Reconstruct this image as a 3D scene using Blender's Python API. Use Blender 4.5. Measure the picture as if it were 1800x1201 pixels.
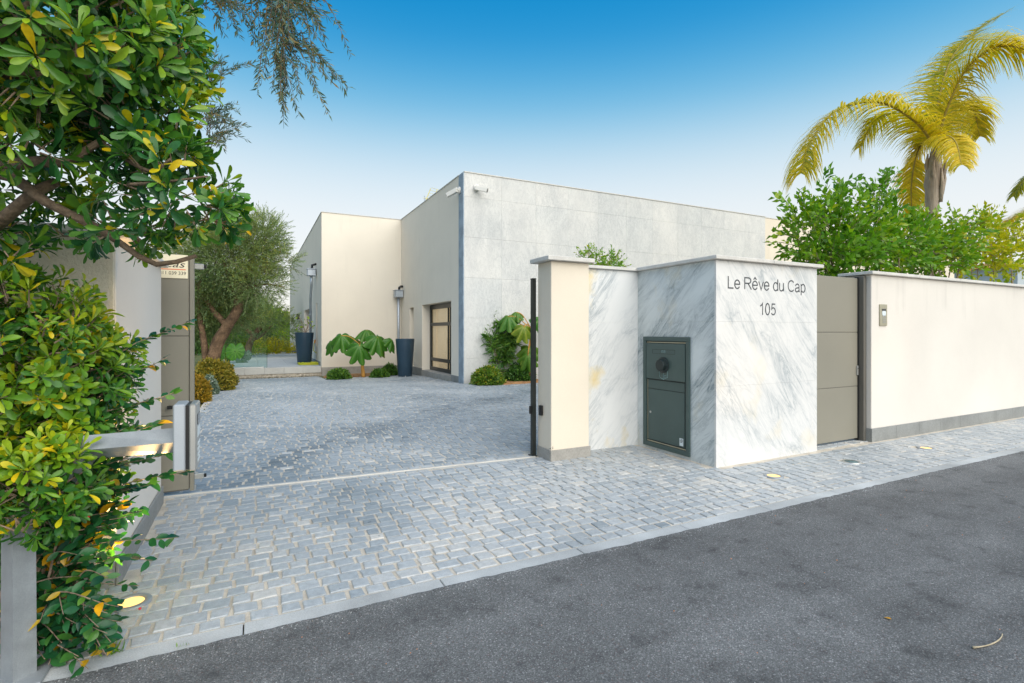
import bpy, math, random
import numpy as np
from mathutils import Vector, Matrix

for o in list(bpy.data.objects): bpy.data.objects.remove(o)
scene = bpy.context.scene
COL = scene.collection
R = math.radians
rng = np.random.default_rng(7)
random.seed(7)

# ------------------------------------------------------------------ camera, sky, sun, exposure
F_PX, CX, HY, CAM_H = 900.0, 900.0, 583.0, 1.5
YAW = math.atan(453 / 900.0)
cam_d = bpy.data.cameras.new('camera'); cam = bpy.data.objects.new('camera', cam_d); COL.objects.link(cam)
cam.location = (0, 0, CAM_H); cam.rotation_euler = (R(90), 0, -YAW)
cam_d.sensor_fit = 'HORIZONTAL'; cam_d.sensor_width = 36; cam_d.lens = 18.0
cam_d.shift_y = -17.5 / 1800; cam_d.clip_end = 3000; cam_d.clip_start = 0.05
scene.camera = cam

SUN_AZ, SUN_EL = R(170), R(42)          # azimuth clockwise from +Y
w = bpy.data.worlds.new('World'); scene.world = w; w.use_nodes = True
nt = w.node_tree; nt.nodes.clear()
sky = nt.nodes.new('ShaderNodeTexSky'); sky.sky_type = 'NISHITA'; sky.sun_disc = False
sky.sun_elevation = SUN_EL; sky.sun_rotation = SUN_AZ
sky.altitude = 0; sky.air_density = 1.0; sky.dust_density = 1.6; sky.ozone_density = 2.2
hs = nt.nodes.new('ShaderNodeHueSaturation'); hs.inputs['Saturation'].default_value = 1.3; hs.inputs['Value'].default_value = .54
EXPOSURE, SKY_STRENGTH = 1.7, 0.15
# clear-sky gradient with a pale haze round the whole horizon, mixed over the Nishita sky
tc = nt.nodes.new('ShaderNodeTexCoord'); sx = nt.nodes.new('ShaderNodeSeparateXYZ'); nt.links.new(tc.outputs['Generated'], sx.inputs[0])
rp = nt.nodes.new('ShaderNodeValToRGB'); cr = rp.color_ramp; cr.interpolation = 'B_SPLINE'
def s2l(c): return tuple((v / 255 / 12.92) if v / 255 < .04045 else ((v / 255 + .055) / 1.055) ** 2.4 for v in c)
stops = [(0, (251, 247, 240)), (.12, (248, 247, 244)), (.22, (240, 245, 246)), (.31, (206, 229, 241)), (.40, (112, 191, 228)), (.50, (0, 148, 213)), (.62, (0, 132, 198)), (1, (10, 114, 178))]
while len(cr.elements) < len(stops): cr.elements.new(.5)
for e, (p, c) in zip(cr.elements, stops): e.position = p; e.color = (*s2l(c), 1)
nt.links.new(sx.outputs['Z'], rp.inputs[0])
sc_ = nt.nodes.new('ShaderNodeVectorMath'); sc_.operation = 'SCALE'; sc_.inputs['Scale'].default_value = 1 / (SKY_STRENGTH * 2 ** EXPOSURE)
nt.links.new(rp.outputs[0], sc_.inputs[0])
mxw = nt.nodes.new('ShaderNodeMix'); mxw.data_type = 'RGBA'; mxw.inputs[0].default_value = .94
bg = nt.nodes.new('ShaderNodeBackground'); bg.inputs['Strength'].default_value = SKY_STRENGTH
out = nt.nodes.new('ShaderNodeOutputWorld')
nt.links.new(sky.outputs[0], hs.inputs['Color']); nt.links.new(hs.outputs[0], mxw.inputs[6]); nt.links.new(sc_.outputs[0], mxw.inputs[7])
nt.links.new(mxw.outputs[2], bg.inputs[0]); nt.links.new(bg.outputs[0], out.inputs[0])

sd = bpy.data.lights.new('sun', 'SUN'); sd.energy = 1.5; sd.angle = R(85); sd.color = (1.0, 0.92, 0.80)
so = bpy.data.objects.new('sun', sd); COL.objects.link(so)
sdir = Vector((math.sin(SUN_AZ) * math.cos(SUN_EL), math.cos(SUN_AZ) * math.cos(SUN_EL), math.sin(SUN_EL)))
so.rotation_euler = sdir.to_track_quat('Z', 'Y').to_euler(); so.location = sdir * 30

vs = scene.view_settings
vs.view_transform = 'Standard'; vs.look = 'None'; vs.gamma = 1.0; vs.exposure = EXPOSURE; vs.use_curve_mapping = False

# ------------------------------------------------------------------ pixel helpers (a pixel gives a direction, a plane gives the distance)
FW = (math.sin(YAW), math.cos(YAW)); RT = (math.cos(YAW), -math.sin(YAW))
def ray(px, py):
    u = (px - CX) / F_PX
    return np.array((FW[0] + u * RT[0], FW[1] + u * RT[1], -(py - HY) / F_PX))
def at_d(px, py, d): return np.array((0, 0, CAM_H)) + ray(px, py) * d
def on_z(px, py, z=0.0): return at_d(px, py, (CAM_H - z) * F_PX / (py - HY))
def on_y(px, py, Y): r = ray(px, py); return at_d(px, py, Y / r[1])
def on_x(px, py, X): r = ray(px, py); return at_d(px, py, X / r[0])
def project(p):
    p = np.atleast_2d(p)
    d = p[:, 0] * FW[0] + p[:, 1] * FW[1]
    u = (p[:, 0] * RT[0] + p[:, 1] * RT[1]) / d
    return CX + F_PX * u, HY - (p[:, 2] - CAM_H) / d * F_PX, d

# ------------------------------------------------------------------ materials
MATS = {}
class NT:
    def __init__(s, name):
        s.m = bpy.data.materials.new(name); s.m.use_nodes = True; s.t = s.m.node_tree
        s.n = s.t.nodes; s.b = s.n['Principled BSDF']; MATS[name] = s.m
        s.geo = s.n.new('ShaderNodeNewGeometry')
    def new(s, t, **k):
        x = s.n.new(t)
        for a, v in k.items(): setattr(x, a, v)
        return x
    def link(s, a, b): s.t.links.new(a, b)
    def noise(s, scale, detail=4, rough=.55, vec=None, dist=0):
        x = s.new('ShaderNodeTexNoise'); x.inputs['Scale'].default_value = scale; x.inputs['Detail'].default_value = detail
        x.inputs['Roughness'].default_value = rough; x.inputs['Distortion'].default_value = dist
        s.link(vec if vec is not None else s.geo.outputs['Position'], x.inputs['Vector']); return x.outputs['Fac']
    def ramp(s, fac, stops, interp='LINEAR'):
        x = s.new('ShaderNodeValToRGB'); cr = x.color_ramp; cr.interpolation = interp
        while len(cr.elements) < len(stops): cr.elements.new(.5)
        for e, (p, c) in zip(cr.elements, stops):
            e.position = p; e.color = (*c, 1) if len(c) == 3 else c
        s.link(fac, x.inputs[0]); return x.outputs[0]
    def mix(s, fac, a, b, mode='MIX'):
        x = s.new('ShaderNodeMix', data_type='RGBA', blend_type=mode)
        for i, v in ((0, fac), (6, a), (7, b)):
            if hasattr(v, 'is_output'): s.link(v, x.inputs[i])
            elif i == 0: x.inputs[0].default_value = v
            else: x.inputs[i].default_value = (*v, 1)
        return x.outputs[2]
    def math(s, op, a, b=None):
        x = s.new('ShaderNodeMath', operation=op)
        for i, v in ((0, a), (1, b)):
            if v is None: continue
            if hasattr(v, 'is_output'): s.link(v, x.inputs[i])
            else: x.inputs[i].default_value = v
        return x.outputs[0]
    def mapped(s, rot=(0, 0, 0), scale=(1, 1, 1), loc=(0, 0, 0)):
        x = s.new('ShaderNodeMapping'); x.inputs['Rotation'].default_value = rot
        x.inputs['Scale'].default_value = scale; x.inputs['Location'].default_value = loc
        s.link(s.geo.outputs['Position'], x.inputs['Vector']); return x.outputs[0]
    def attr(s, name):
        x = s.new('ShaderNodeAttribute', attribute_name=name); return x.outputs['Fac']
    def bump(s, h, strength=.3, dist=.01):
        x = s.new('ShaderNodeBump'); x.inputs['Strength'].default_value = strength; x.inputs['Distance'].default_value = dist
        s.link(h, x.inputs['Height']); s.link(x.outputs[0], s.b.inputs['Normal'])
    def col(s, c):
        if hasattr(c, 'is_output'): s.link(c, s.b.inputs['Base Color'])
        else: s.b.inputs['Base Color'].default_value = (*c, 1)
    def set(s, rough=.6, metal=0., spec=.5):
        s.b.inputs['Roughness'].default_value = rough; s.b.inputs['Metallic'].default_value = metal
        s.b.inputs['Specular IOR Level'].default_value = spec

def grainy(name, c, rough=.7, var=.08, scale=3., fine=120., bump=.15, bdist=.004, metal=0., spec=.4, dirt=None):
    m = NT(name); n1 = m.noise(scale, 5); n2 = m.noise(fine, 3)
    lo = tuple(v * (1 - var) for v in c); hi = tuple(min(1, v * (1 + var)) for v in c)
    cc = m.ramp(n1, [(.3, lo), (.7, hi)])
    f = m.ramp(n2, [(.3, (1 - var,) * 3), (.7, (1 + var * .4,) * 3)])
    cc = m.mix(1.0, cc, f, 'MULTIPLY')
    if dirt:                                          # thin vertical rain streaks, broken up
        st = m.noise(1., 4, .6, m.mapped(scale=(5.5, 5.5, .22))); st2 = m.noise(.9, 3)
        sz_ = m.new('ShaderNodeSeparateXYZ'); m.link(m.geo.outputs['Position'], sz_.inputs[0])
        run = m.ramp(m.math('MULTIPLY', m.math('ADD', sz_.outputs[2], m.math('MULTIPLY', m.noise(2.5, 2), .9)), .3), [(.66, (0,) * 3), (.86, (1,) * 3)])
        k = m.math('MULTIPLY', run, m.math('MULTIPLY', m.ramp(st, [(.55, (0,) * 3), (.70, (1,) * 3)]), m.ramp(st2, [(.45, (0,) * 3), (.7, (dirt,) * 3)])))
        cc = m.mix(k, cc, tuple(v * .62 for v in c))
    m.col(cc); m.set(rough, metal, spec); m.bump(n2, bump, bdist); return m.m

grainy('plaster_cream', (.70, .63, .52), .85, .05, .9, 160, .3, .003, dirt=.6)
grainy('plaster_white', (.655, .625, .575), .85, .045, .8, 160, .3, .003, dirt=.85)
grainy('plaster_rough', (.62, .58, .48), .9, .06, 2.0, 70, .8, .006)
grainy('plaster_house', (.72, .665, .57), .85, .03, 1.0, 140, .2, .003, dirt=.3)
grainy('skirting_grey', (.235, .245, .24), .7, .16, 3., 60, .2, .002)
grainy('skirting_warm', (.33, .32, .295), .75, .16, 4., 60, .2, .002)
grainy('coping', (.58, .57, .54), .75, .12, 5., 90, .3, .003)
grainy('stone_blue', (.25, .325, .40), .6, .22, 3.5, 50, .15, .002)
grainy('rail_steel', (.66, .63, .57), .45, .12, 6., 120, .1, .001, metal=.15)
grainy('kerb', (.43, .45, .455), .85, .22, 2.2, 150, .4, .003)
grainy('mortar', (.57, .52, .44), .95, .22, 6., 220, .7, .006)
grainy('soil', (.20, .12, .06), .95, .4, 5., 60, .8, .02)
grainy('dry_grass', (.13, .145, .05), .95, .4, 1.5, 30, .8, .03)
grainy('mulch', (.36, .19, .08), .95, .35, 9., 60, .7, .02)
grainy('terrace', (.52, .52, .50), .6, .08, 2., 80, .1, .002)
grainy('rubble', (.45, .40, .33), .9, .3, 6., 40, .6, .01)
grainy('gate_taupe', (.225, .215, .175), .45, .035, 1.5, 300, .05, .001, spec=.5)
grainy('gate_taupe_dark', (.12, .115, .10), .45, .04, 1.5, 300, .05, .001)
grainy('dark_metal', (.022, .026, .024), .35, .15, 4., 200, .05, .001)
grainy('black_plastic', (.012, .013, .014), .4, .1, 9., 200, .03, .001)
grainy('zinc', (.42, .47, .53), .4, .1, 5., 150, .04, .001, metal=.55)
grainy('steel', (.52, .53, .52), .33, .06, 6., 260, .04, .001, metal=.8)
grainy('steel_painted', (.38, .42, .46), .42, .06, 5., 200, .06, .001, metal=.25)
grainy('steel_worn', (.30, .33, .355), .5, .1, 14., 200, .10, .001, metal=.3)
grainy('mailbox', (.060, .098, .094), .42, .07, 4., 300, .05, .001)
grainy('mailbox_dark', (.015, .026, .027), .5, .07, 4., 300, .05, .001)
grainy('brass_edge', (.42, .40, .30), .4, .08, 9., 200, .03, .001, metal=.5)
grainy('pot_teal', (.022, .052, .085), .42, .10, 3., 120, .05, .001)
grainy('white_plastic', (.72, .71, .67), .4, .04, 8., 150, .03, .001)
grainy('sign_cream', (.80, .74, .55), .5, .03, 8., 100, .03, .001)
grainy('sign_red', (.75, .19, .08), .5, .05, 8., 100, .03, .001)
grainy('ink', (.03, .03, .03), .6, .1, 8., 100, .03, .001)
grainy('letter_dark', (.045, .052, .06), .5, .15, 20., 200, .1, .001)
grainy('print_pale', (.30, .50, .52), .5, .05, 8., 100, .03, .001)
grainy('sticker', (.62, .70, .74), .4, .05, 8., 100, .03, .001)
grainy('hose', (.50, .52, .03), .45, .1, 9., 100, .05, .002)
grainy('hose_orange', (.70, .30, .05), .45, .1, 9., 100, .05, .002)
grainy('curtain', (.74, .60, .40), .9, .05, 2., 60, .2, .003)
grainy('interior', (.10, .08, .06), .9, .1, 2., 60, .1, .003)
grainy('antenna', (.62, .55, .20), .4, .05, 5., 100, .03, .001, metal=.3)
grainy('twig', (.42, .36, .25), .9, .15, 20., 150, .4, .002)
grainy('bark', (.17, .125, .085), .95, .4, 7., 40, .9, .015)
grainy('bark_olive', (.165, .105, .062), .95, .45, 5., 22, 1.0, .03)
grainy('bark_pale', (.30, .22, .16), .95, .3, 9., 60, .7, .006)
grainy('stalk_uplit_orange', (.55, .27, .06), .8, .2, 6., 60, .3, .004)  # orange glow of an uplight put into the stem colour, no lamp there
grainy('far_paint', (.42, .48, .52), .8, .05, 2., 60, .1, .003)
grainy('terracotta', (.50, .22, .10), .8, .15, 4., 40, .4, .01)
grainy('berry', (.60, .02, .03), .35, .1, 20., 100, .02, .001)
grainy('flower_white', (.80, .80, .74), .6, .05, 9., 100, .02, .001)

def marble(name, k, axis, base, vein, seed, yellow=1., cloudk=.35):
    """veins run along z = k * horizontal; q is the coordinate across them, p along them"""
    m = NT(name); sep = m.new('ShaderNodeSeparateXYZ'); m.link(m.geo.outputs['Position'], sep.inputs[0])
    hcoord = sep.outputs[axis]; zc_ = sep.outputs[2]; L = math.hypot(1, k)
    q = m.math('MULTIPLY', m.math('SUBTRACT', zc_, m.math('MULTIPLY', hcoord, k)), 1 / L)
    p = m.math('MULTIPLY', m.math('ADD', hcoord, m.math('MULTIPLY', zc_, k)), 1 / L)
    def vec(sp, sq, off):
        c = m.new('ShaderNodeCombineXYZ'); m.link(m.math('MULTIPLY', p, sp), c.inputs[0]); m.link(m.math('MULTIPLY', q, sq), c.inputs[1]); c.inputs[2].default_value = off; return c.outputs[0]
    n1 = m.noise(1.0, 7, .62, vec(.9, 4.2, seed), .7); n2 = m.noise(1.0, 8, .68, vec(2.2, 11, seed + 3), .9)
    n3 = m.noise(1.0, 4, .55, vec(.8, 1.9, seed + 7), .3); n4 = m.noise(1.0, 6, .7, vec(5., 26, seed + 11), .6)
    r1 = m.math('ABSOLUTE', m.math('SUBTRACT', n1, .5)); r2 = m.math('ABSOLUTE', m.math('SUBTRACT', n2, .5))
    k1 = m.ramp(r1, [(0., (.95,) * 3), (.012, (.45,) * 3), (.05, (0,) * 3)])
    k2 = m.ramp(r2, [(0., (.55,) * 3), (.02, (.22,) * 3), (.06, (0,) * 3)])
    patch = m.ramp(n3, [(.38, (.04,) * 3), (.62, (1,) * 3)])
    kk = m.math('MULTIPLY', m.math('MAXIMUM', k1, k2), patch)
    smear = m.math('MULTIPLY', m.ramp(n4, [(.45, (0,) * 3), (.75, (.55,) * 3)]), patch)
    cloud = m.ramp(n3, [(.36, base), (.72, tuple(b * (1 - cloudk) + vv * cloudk for b, vv in zip(base, vein)))])
    cc = m.mix(smear, cloud, tuple(b * .55 + vv * .45 for b, vv in zip(base, vein)))
    cc = m.mix(kk, cc, vein)
    ys = m.noise(1.9, 4, .6, m.mapped((0, 0, 0), (1, 1, .8), (seed * 3.1, 2.2, seed)))
    ky = m.ramp(ys, [(.58, (0,) * 3), (.74, (.6 * yellow,) * 3)])
    cc = m.mix(ky, cc, (.70, .56, .27))
    m.col(cc); m.set(.32, 0, .4); m.bump(m.noise(60, 3), .03, .001); return m.m
marble('marble_front', -1.35, 0, (.68, .68, .67), (.33, .37, .395), 3.3, .45, .16)
marble('marble_side', -1.0, 1, (.66, .71, .72), (.15, .205, .235), 8.1, .6, .36)
marble('marble_inner', 1.25, 0, (.72, .73, .725), (.30, .345, .375), 5.2, 1.5, .16)

def cladding():
    m = NT('cladding'); t = m.attr('tint')
    v = m.mapped((0, R(-50), 0), (1, 1, .45)); n1 = m.noise(1.5, 9, .68, v, .6); n2 = m.noise(9, 8, .75, v, .8); n3 = m.noise(.5, 4)
    base = m.ramp(t, [(0, (.555, .57, .565)), (1, (.63, .63, .61))])
    c = m.mix(m.ramp(n1, [(.42, (0,) * 3), (.72, (.85,) * 3)]), base, (.45, .465, .47))
    rid = m.math('ABSOLUTE', m.math('SUBTRACT', n2, .5))
    c = m.mix(m.ramp(rid, [(0, (.6,) * 3), (.03, (0,) * 3)]), c, (.30, .32, .335))
    c = m.mix(m.ramp(n3, [(.4, (0,) * 3), (.7, (.5,) * 3)]), c, (.68, .665, .63))
    m.col(c); m.set(.65, 0, .35); m.bump(n2, .15, .004)
cladding()

def setts():
    m = NT('sett'); t = m.attr('tint'); n = m.noise(26, 5); f = m.noise(260, 3, .7); sp = m.noise(13, 2)
    c = m.ramp(t, [(0, (.12, .148, .17)), (.35, (.255, .295, .325)), (.75, (.415, .445, .465)), (1, (.56, .55, .52))])
    c = m.mix(1., c, m.ramp(n, [(.25, (.78,) * 3), (.75, (1.12,) * 3)]), 'MULTIPLY')
    c = m.mix(1., c, m.ramp(f, [(.25, (.72,) * 3), (.6, (1.08,) * 3), (.8, (1.3,) * 3)]), 'MULTIPLY')
    c = m.mix(m.ramp(sp, [(.70, (0,) * 3), (.76, (.75,) * 3)]), c, (.07, .09, .10))
    m.col(c); m.set(.46, 0, .5); m.bump(m.noise(90, 4), .35, .004)
setts()

def asphalt():
    m = NT('asphalt')
    vo = m.new('ShaderNodeTexVoronoi', feature='F1'); vo.inputs['Scale'].default_value = 165
    m.link(m.geo.outputs['Position'], vo.inputs['Vector'])
    vcol = m.new('ShaderNodeSeparateColor'); m.link(vo.outputs['Color'], vcol.inputs[0])
    c = m.ramp(vcol.outputs[0], [(0, (.097, .101, .102)), (.5, (.138, .143, .144)), (.88, (.178, .184, .185)), (.97, (.248, .252, .252)), (1, (.34, .34, .34))])
    c = m.mix(m.ramp(vcol.outputs[1], [(.965, (0,) * 3), (.985, (.5,) * 3)]), c, (.16, .09, .075))
    c = m.mix(1., c, m.ramp(vo.outputs['Distance'], [(.25, (1.08,) * 3), (.75, (.66,) * 3)]), 'MULTIPLY')
    band = m.noise(1., 4, .55, m.mapped(scale=(.12, 1.6, 1))); c = m.mix(1., c, m.ramp(band, [(.32, (.80,) * 3), (.68, (1.18,) * 3)]), 'MULTIPLY'); big = m.noise(.9, 5, .6); c = m.mix(1., c, m.ramp(big, [(.3, (.80,) * 3), (.7, (1.22,) * 3)]), 'MULTIPLY')
    mid = m.noise(4.5, 5, .65); c = m.mix(1., c, m.ramp(mid, [(.32, (.62,) * 3), (.45, (.98,) * 3), (.75, (1.15,) * 3)]), 'MULTIPLY')
    m.col(c); m.set(.8, 0, .35)
    h = m.math('ADD', m.math('MULTIPLY', vo.outputs['Distance'], -1.0), m.math('MULTIPLY', m.noise(40, 4), .8)); m.bump(h, .5, .004)
asphalt()

def leafmat(name, stops, rough=.4, trans=.22, spec=.5):
    m = NT(name); t = m.attr('tint'); n = m.noise(35, 2)
    c = m.ramp(t, stops); c = m.mix(1., c, m.ramp(n, [(.3, (.82,) * 3), (.7, (1.15,) * 3)]), 'MULTIPLY')
    m.col(c); m.set(rough, 0, spec)
    tr = m.new('ShaderNodeBsdfTranslucent'); m.link(m.mix(1., c, (1.0, 1.1, .55), 'MULTIPLY'), tr.inputs[0])
    mx = m.new('ShaderNodeMixShader'); mx.inputs[0].default_value = trans
    m.link(m.b.outputs[0], mx.inputs[1]); m.link(tr.outputs[0], mx.inputs[2])
    m.link(mx.outputs[0], m.n['Material Output'].inputs[0])
leafmat('leaf_glossy', [(0, (.008, .050, .022)), (.28, (.024, .125, .030)), (.52, (.085, .24, .022)), (.76, (.28, .40, .012)), (1, (.72, .50, .008))], .34, .26, .42)
leafmat('leaf_yellowish', [(0, (.010, .065, .018)), (.30, (.05, .185, .020)), (.55, (.17, .33, .015)), (.8, (.42, .47, .012)), (1, (.72, .50, .008))], .34, .26, .42)
leafmat('leaf_oval', [(0, (.007, .055, .026)), (.5, (.022, .125, .034)), (.8, (.085, .21, .02)), (1, (.68, .34, .010))], .34, .22, .42)
leafmat('leaf_olive', [(0, (.055, .105, .045)), (.5, (.135, .215, .085)), (.85, (.25, .33, .10)), (1, (.42, .43, .08))], .5, .3)
leafmat('leaf_olive_dark', [(0, (.045, .11, .105)), (.6, (.10, .165, .11)), (1, (.26, .19, .05))], .5, .25)
leafmat('leaf_privet', [(0, (.04, .16, .016)), (.5, (.16, .36, .018)), (.8, (.34, .46, .014)), (1, (.58, .54, .012))], .35, .38)
leafmat('leaf_garden', [(0, (.022, .09, .012)), (.5, (.06, .165, .016)), (.85, (.14, .26, .018)), (1, (.30, .28, .012))], .5, .2)
leafmat('leaf_gold', [(0, (.09, .10, .012)), (.5, (.20, .19, .014)), (1, (.38, .22, .012))], .6, .2)
leafmat('leaf_yellow', [(0, (.18, .22, .012)), (.5, (.45, .42, .012)), (1, (.70, .58, .02))], .55, .35)
leafmat('leaf_silver', [(0, (.06, .12, .08)), (.5, (.13, .20, .14)), (1, (.25, .30, .23))], .6, .15)
leafmat('leaf_big', [(0, (.016, .10, .012)), (.5, (.05, .18, .014)), (.85, (.18, .24, .012)), (1, (.55, .38, .01))], .42, .25)
leafmat('leaf_lance', [(0, (.025, .10, .03)), (.5, (.07, .18, .03)), (1, (.15, .27, .035))], .42, .2)
leafmat('leaf_palm', [(0, (.26, .30, .014)), (.35, (.50, .46, .012)), (.7, (.80, .60, .014)), (1, (.86, .64, .05))], .5, .45)  # warm sunset light put into the yellow of the fronds
leafmat('leaf_grass', [(0, (.08, .22, .01)), (1, (.2, .35, .02))], .5, .3)

def palm_trunk():
    m = NT('palm_trunk'); v = m.mapped((0, 0, 0), (9, 9, .8)); n = m.noise(1.6, 6, .65, v); r = m.noise(3, 4)
    c = m.ramp(n, [(.25, (.14, .10, .075)), (.5, (.35, .285, .225)), (.8, (.53, .45, .365))])
    c = m.mix(m.ramp(r, [(.6, (0,) * 3), (.75, (.6,) * 3)]), c, (.36, .19, .07)); m.col(c); m.set(.9); m.bump(n, .8, .03)
palm_trunk()

def glass(name, tint, refl=1.0, rough=.0):
    m = NT(name); m.n.remove(m.b)
    tr = m.new('ShaderNodeBsdfTransparent'); tr.inputs[0].default_value = (*tint, 1)
    gl = m.new('ShaderNodeBsdfGlossy'); gl.inputs['Roughness'].default_value = rough
    fr = m.new('ShaderNodeFresnel'); m.link(m.math('SUBTRACT', 1.5, m.math('MULTIPLY', m.geo.outputs['Backfacing'], 1.5 - 1 / 1.5)), fr.inputs[0])
    mx = m.new('ShaderNodeMixShader'); m.link(m.math('MULTIPLY', fr.outputs[0], refl), mx.inputs[0])
    m.link(tr.outputs[0], mx.inputs[1]); m.link(gl.outputs[0], mx.inputs[2]); m.link(mx.outputs[0], m.n['Material Output'].inputs[0])
glass('glass', (.86, .95, .91)); glass('glass_edge', (.05, .32, .26)); glass('window_glass', (.93, .93, .91))
def lens():
    m = NT('lamp_lens'); m.col((.25, .2, .12)); m.b.inputs['Emission Color'].default_value = (1, .56, .15, 1); m.b.inputs['Emission Strength'].default_value = .62
lens()
def glowing_blind():
    m = NT('glowing_blind'); n = m.noise(3, 3); m.col(m.ramp(n, [(.3, (.66, .52, .33)), (.7, (.74, .60, .40))])); m.set(.9)
    m.b.inputs['Emission Color'].default_value = (1, .74, .42, 1); m.b.inputs['Emission Strength'].default_value = .09  # weak emission in the blind stands in for lamplight from inside, brightening the door
glowing_blind()
grainy('disc_teal', (.10, .17, .18), .25, .1, 9., 100, .03, .001)
def screen():
    m = NT('dark_glass'); m.col((.015, .017, .02)); m.set(.08, 0, .6)
screen()

# ------------------------------------------------------------------ mesh helpers
ORG = {}
class MB:
    def __init__(s): s.v, s.f, s.t = [], [], []
    def add(s, verts, faces, tint=.5):
        n = len(s.v); s.v.extend(tuple(map(float, p)) for p in verts); s.f.extend(tuple(i + n for i in f) for f in faces)
        s.t.extend([tint] * len(verts)); return s
    def box(s, a, b, bev=0.0, tint=.5):
        x0, y0, z0 = (min(a[i], b[i]) for i in range(3)); x1, y1, z1 = (max(a[i], b[i]) for i in range(3))
        if bev <= 0:
            V = [(x, y, z) for z in (z0, z1) for y in (y0, y1) for x in (x0, x1)]
            return s.add(V, [(0, 2, 3, 1), (4, 5, 7, 6), (0, 1, 5, 4), (2, 6, 7, 3), (0, 4, 6, 2), (1, 3, 7, 5)], tint)
        bev = min(bev, (x1 - x0) * .45, (y1 - y0) * .45, (z1 - z0) * .45)
        lo, hi = (x0, y0, z0), (x1, y1, z1); idx = {}; V = []
        for sx in (0, 1):
            for sy in (0, 1):
                for sz in (0, 1):
                    sg = (sx, sy, sz)
                    for ax in range(3):
                        p = [(hi[k] - bev if sg[k] else lo[k] + bev) for k in range(3)]
                        p[ax] = hi[ax] if sg[ax] else lo[ax]
                        idx[(sg, ax)] = len(V); V.append(tuple(p))
        Fc = []
        for ax in range(3):
            o1, o2 = [k for k in range(3) if k != ax]
            for sv in (0, 1):
                q = []
                for (a1, a2) in ((0, 0), (1, 0), (1, 1), (0, 1)):
                    sg = [0, 0, 0]; sg[ax] = sv; sg[o1] = a1; sg[o2] = a2; q.append(idx[(tuple(sg), ax)])
                flip = (sv == 0) ^ (ax == 1); Fc.append(tuple(reversed(q)) if flip else tuple(q))
        for ax in range(3):
            o1, o2 = [k for k in range(3) if k != ax]
            for a1 in (0, 1):
                for a2 in (0, 1):
                    s0 = [0, 0, 0]; s0[o1] = a1; s0[o2] = a2; s1 = list(s0); s1[ax] = 1
                    Fc.append((idx[(tuple(s0), o1)], idx[(tuple(s1), o1)], idx[(tuple(s1), o2)], idx[(tuple(s0), o2)]))
        for sx in (0, 1):
            for sy in (0, 1):
                for sz in (0, 1):
                    Fc.append(tuple(idx[((sx, sy, sz), ax)] for ax in range(3)))
        return s.add(V, Fc, tint)
    def tube(s, pts, rad, n=8, caps=True, tint=.5, rot=0., up=None, wob=0.):
        pts = [Vector(p) for p in pts]
        if not hasattr(rad, '__len__'): rad = [rad] * len(pts)
        V = []; prev = Vector(up) if up is not None else None
        for i, p in enumerate(pts):
            a = pts[max(0, i - 1)]; b = pts[min(len(pts) - 1, i + 1)]; t = (b - a).normalized()
            mit = 1.0
            if 0 < i < len(pts) - 1 and up is not None:
                t1 = (pts[i] - pts[i - 1]).normalized(); t2 = (pts[i + 1] - pts[i]).normalized()
                t = (t1 + t2).normalized()
            if prev is None: prev = Vector((0, 0, 1)) if abs(t.z) < .9 else Vector((1, 0, 0))
            x = prev.cross(t)
            if x.length < 1e-4: x = Vector((1, 0, 0)).cross(t)
            x.normalize(); y = t.cross(x).normalized()
            if up is None: prev = y
            if 0 < i < len(pts) - 1 and up is not None:
                mit = 1 / max(.3, t.dot((pts[i + 1] - pts[i]).normalized()))
            for k in range(n):
                an = 2 * math.pi * k / n + rot
                r = rad[i] * (1 + (wob * math.sin(k * 2.4 + i * 1.3) if wob else 0))
                V.append(p + x * math.cos(an) * r + y * math.sin(an) * r * mit)
        Fc = []
        for i in range(len(pts) - 1):
            for k in range(n):
                k2 = (k + 1) % n; Fc.append((i * n + k, i * n + k2, (i + 1) * n + k2, (i + 1) * n + k))
        if caps: Fc.append(tuple(reversed(range(n)))); Fc.append(tuple((len(pts) - 1) * n + k for k in range(n)))
        return s.add(V, Fc, tint)
    def lathe(s, prof, c, n=24, tint=.5, closed=True, sq=(1, 1)):
        V = []
        for r, z in prof:
            for k in range(n):
                a = 2 * math.pi * k / n; V.append((c[0] + r * sq[0] * math.cos(a), c[1] + r * sq[1] * math.sin(a), c[2] + z))
        Fc = [(i * n + k, i * n + (k + 1) % n, (i + 1) * n + (k + 1) % n, (i + 1) * n + k) for i in range(len(prof) - 1) for k in range(n)]
        if closed: Fc.append(tuple(reversed(range(n)))); Fc.append(tuple((len(prof) - 1) * n + k for k in range(n)))
        return s.add(V, Fc, tint)
    def build(s, name, mat, parent=None, smooth=False):
        return mesh_obj(name, np.array(s.v, dtype=np.float64), s.f, np.array(s.t), mat, parent, smooth)

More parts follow.
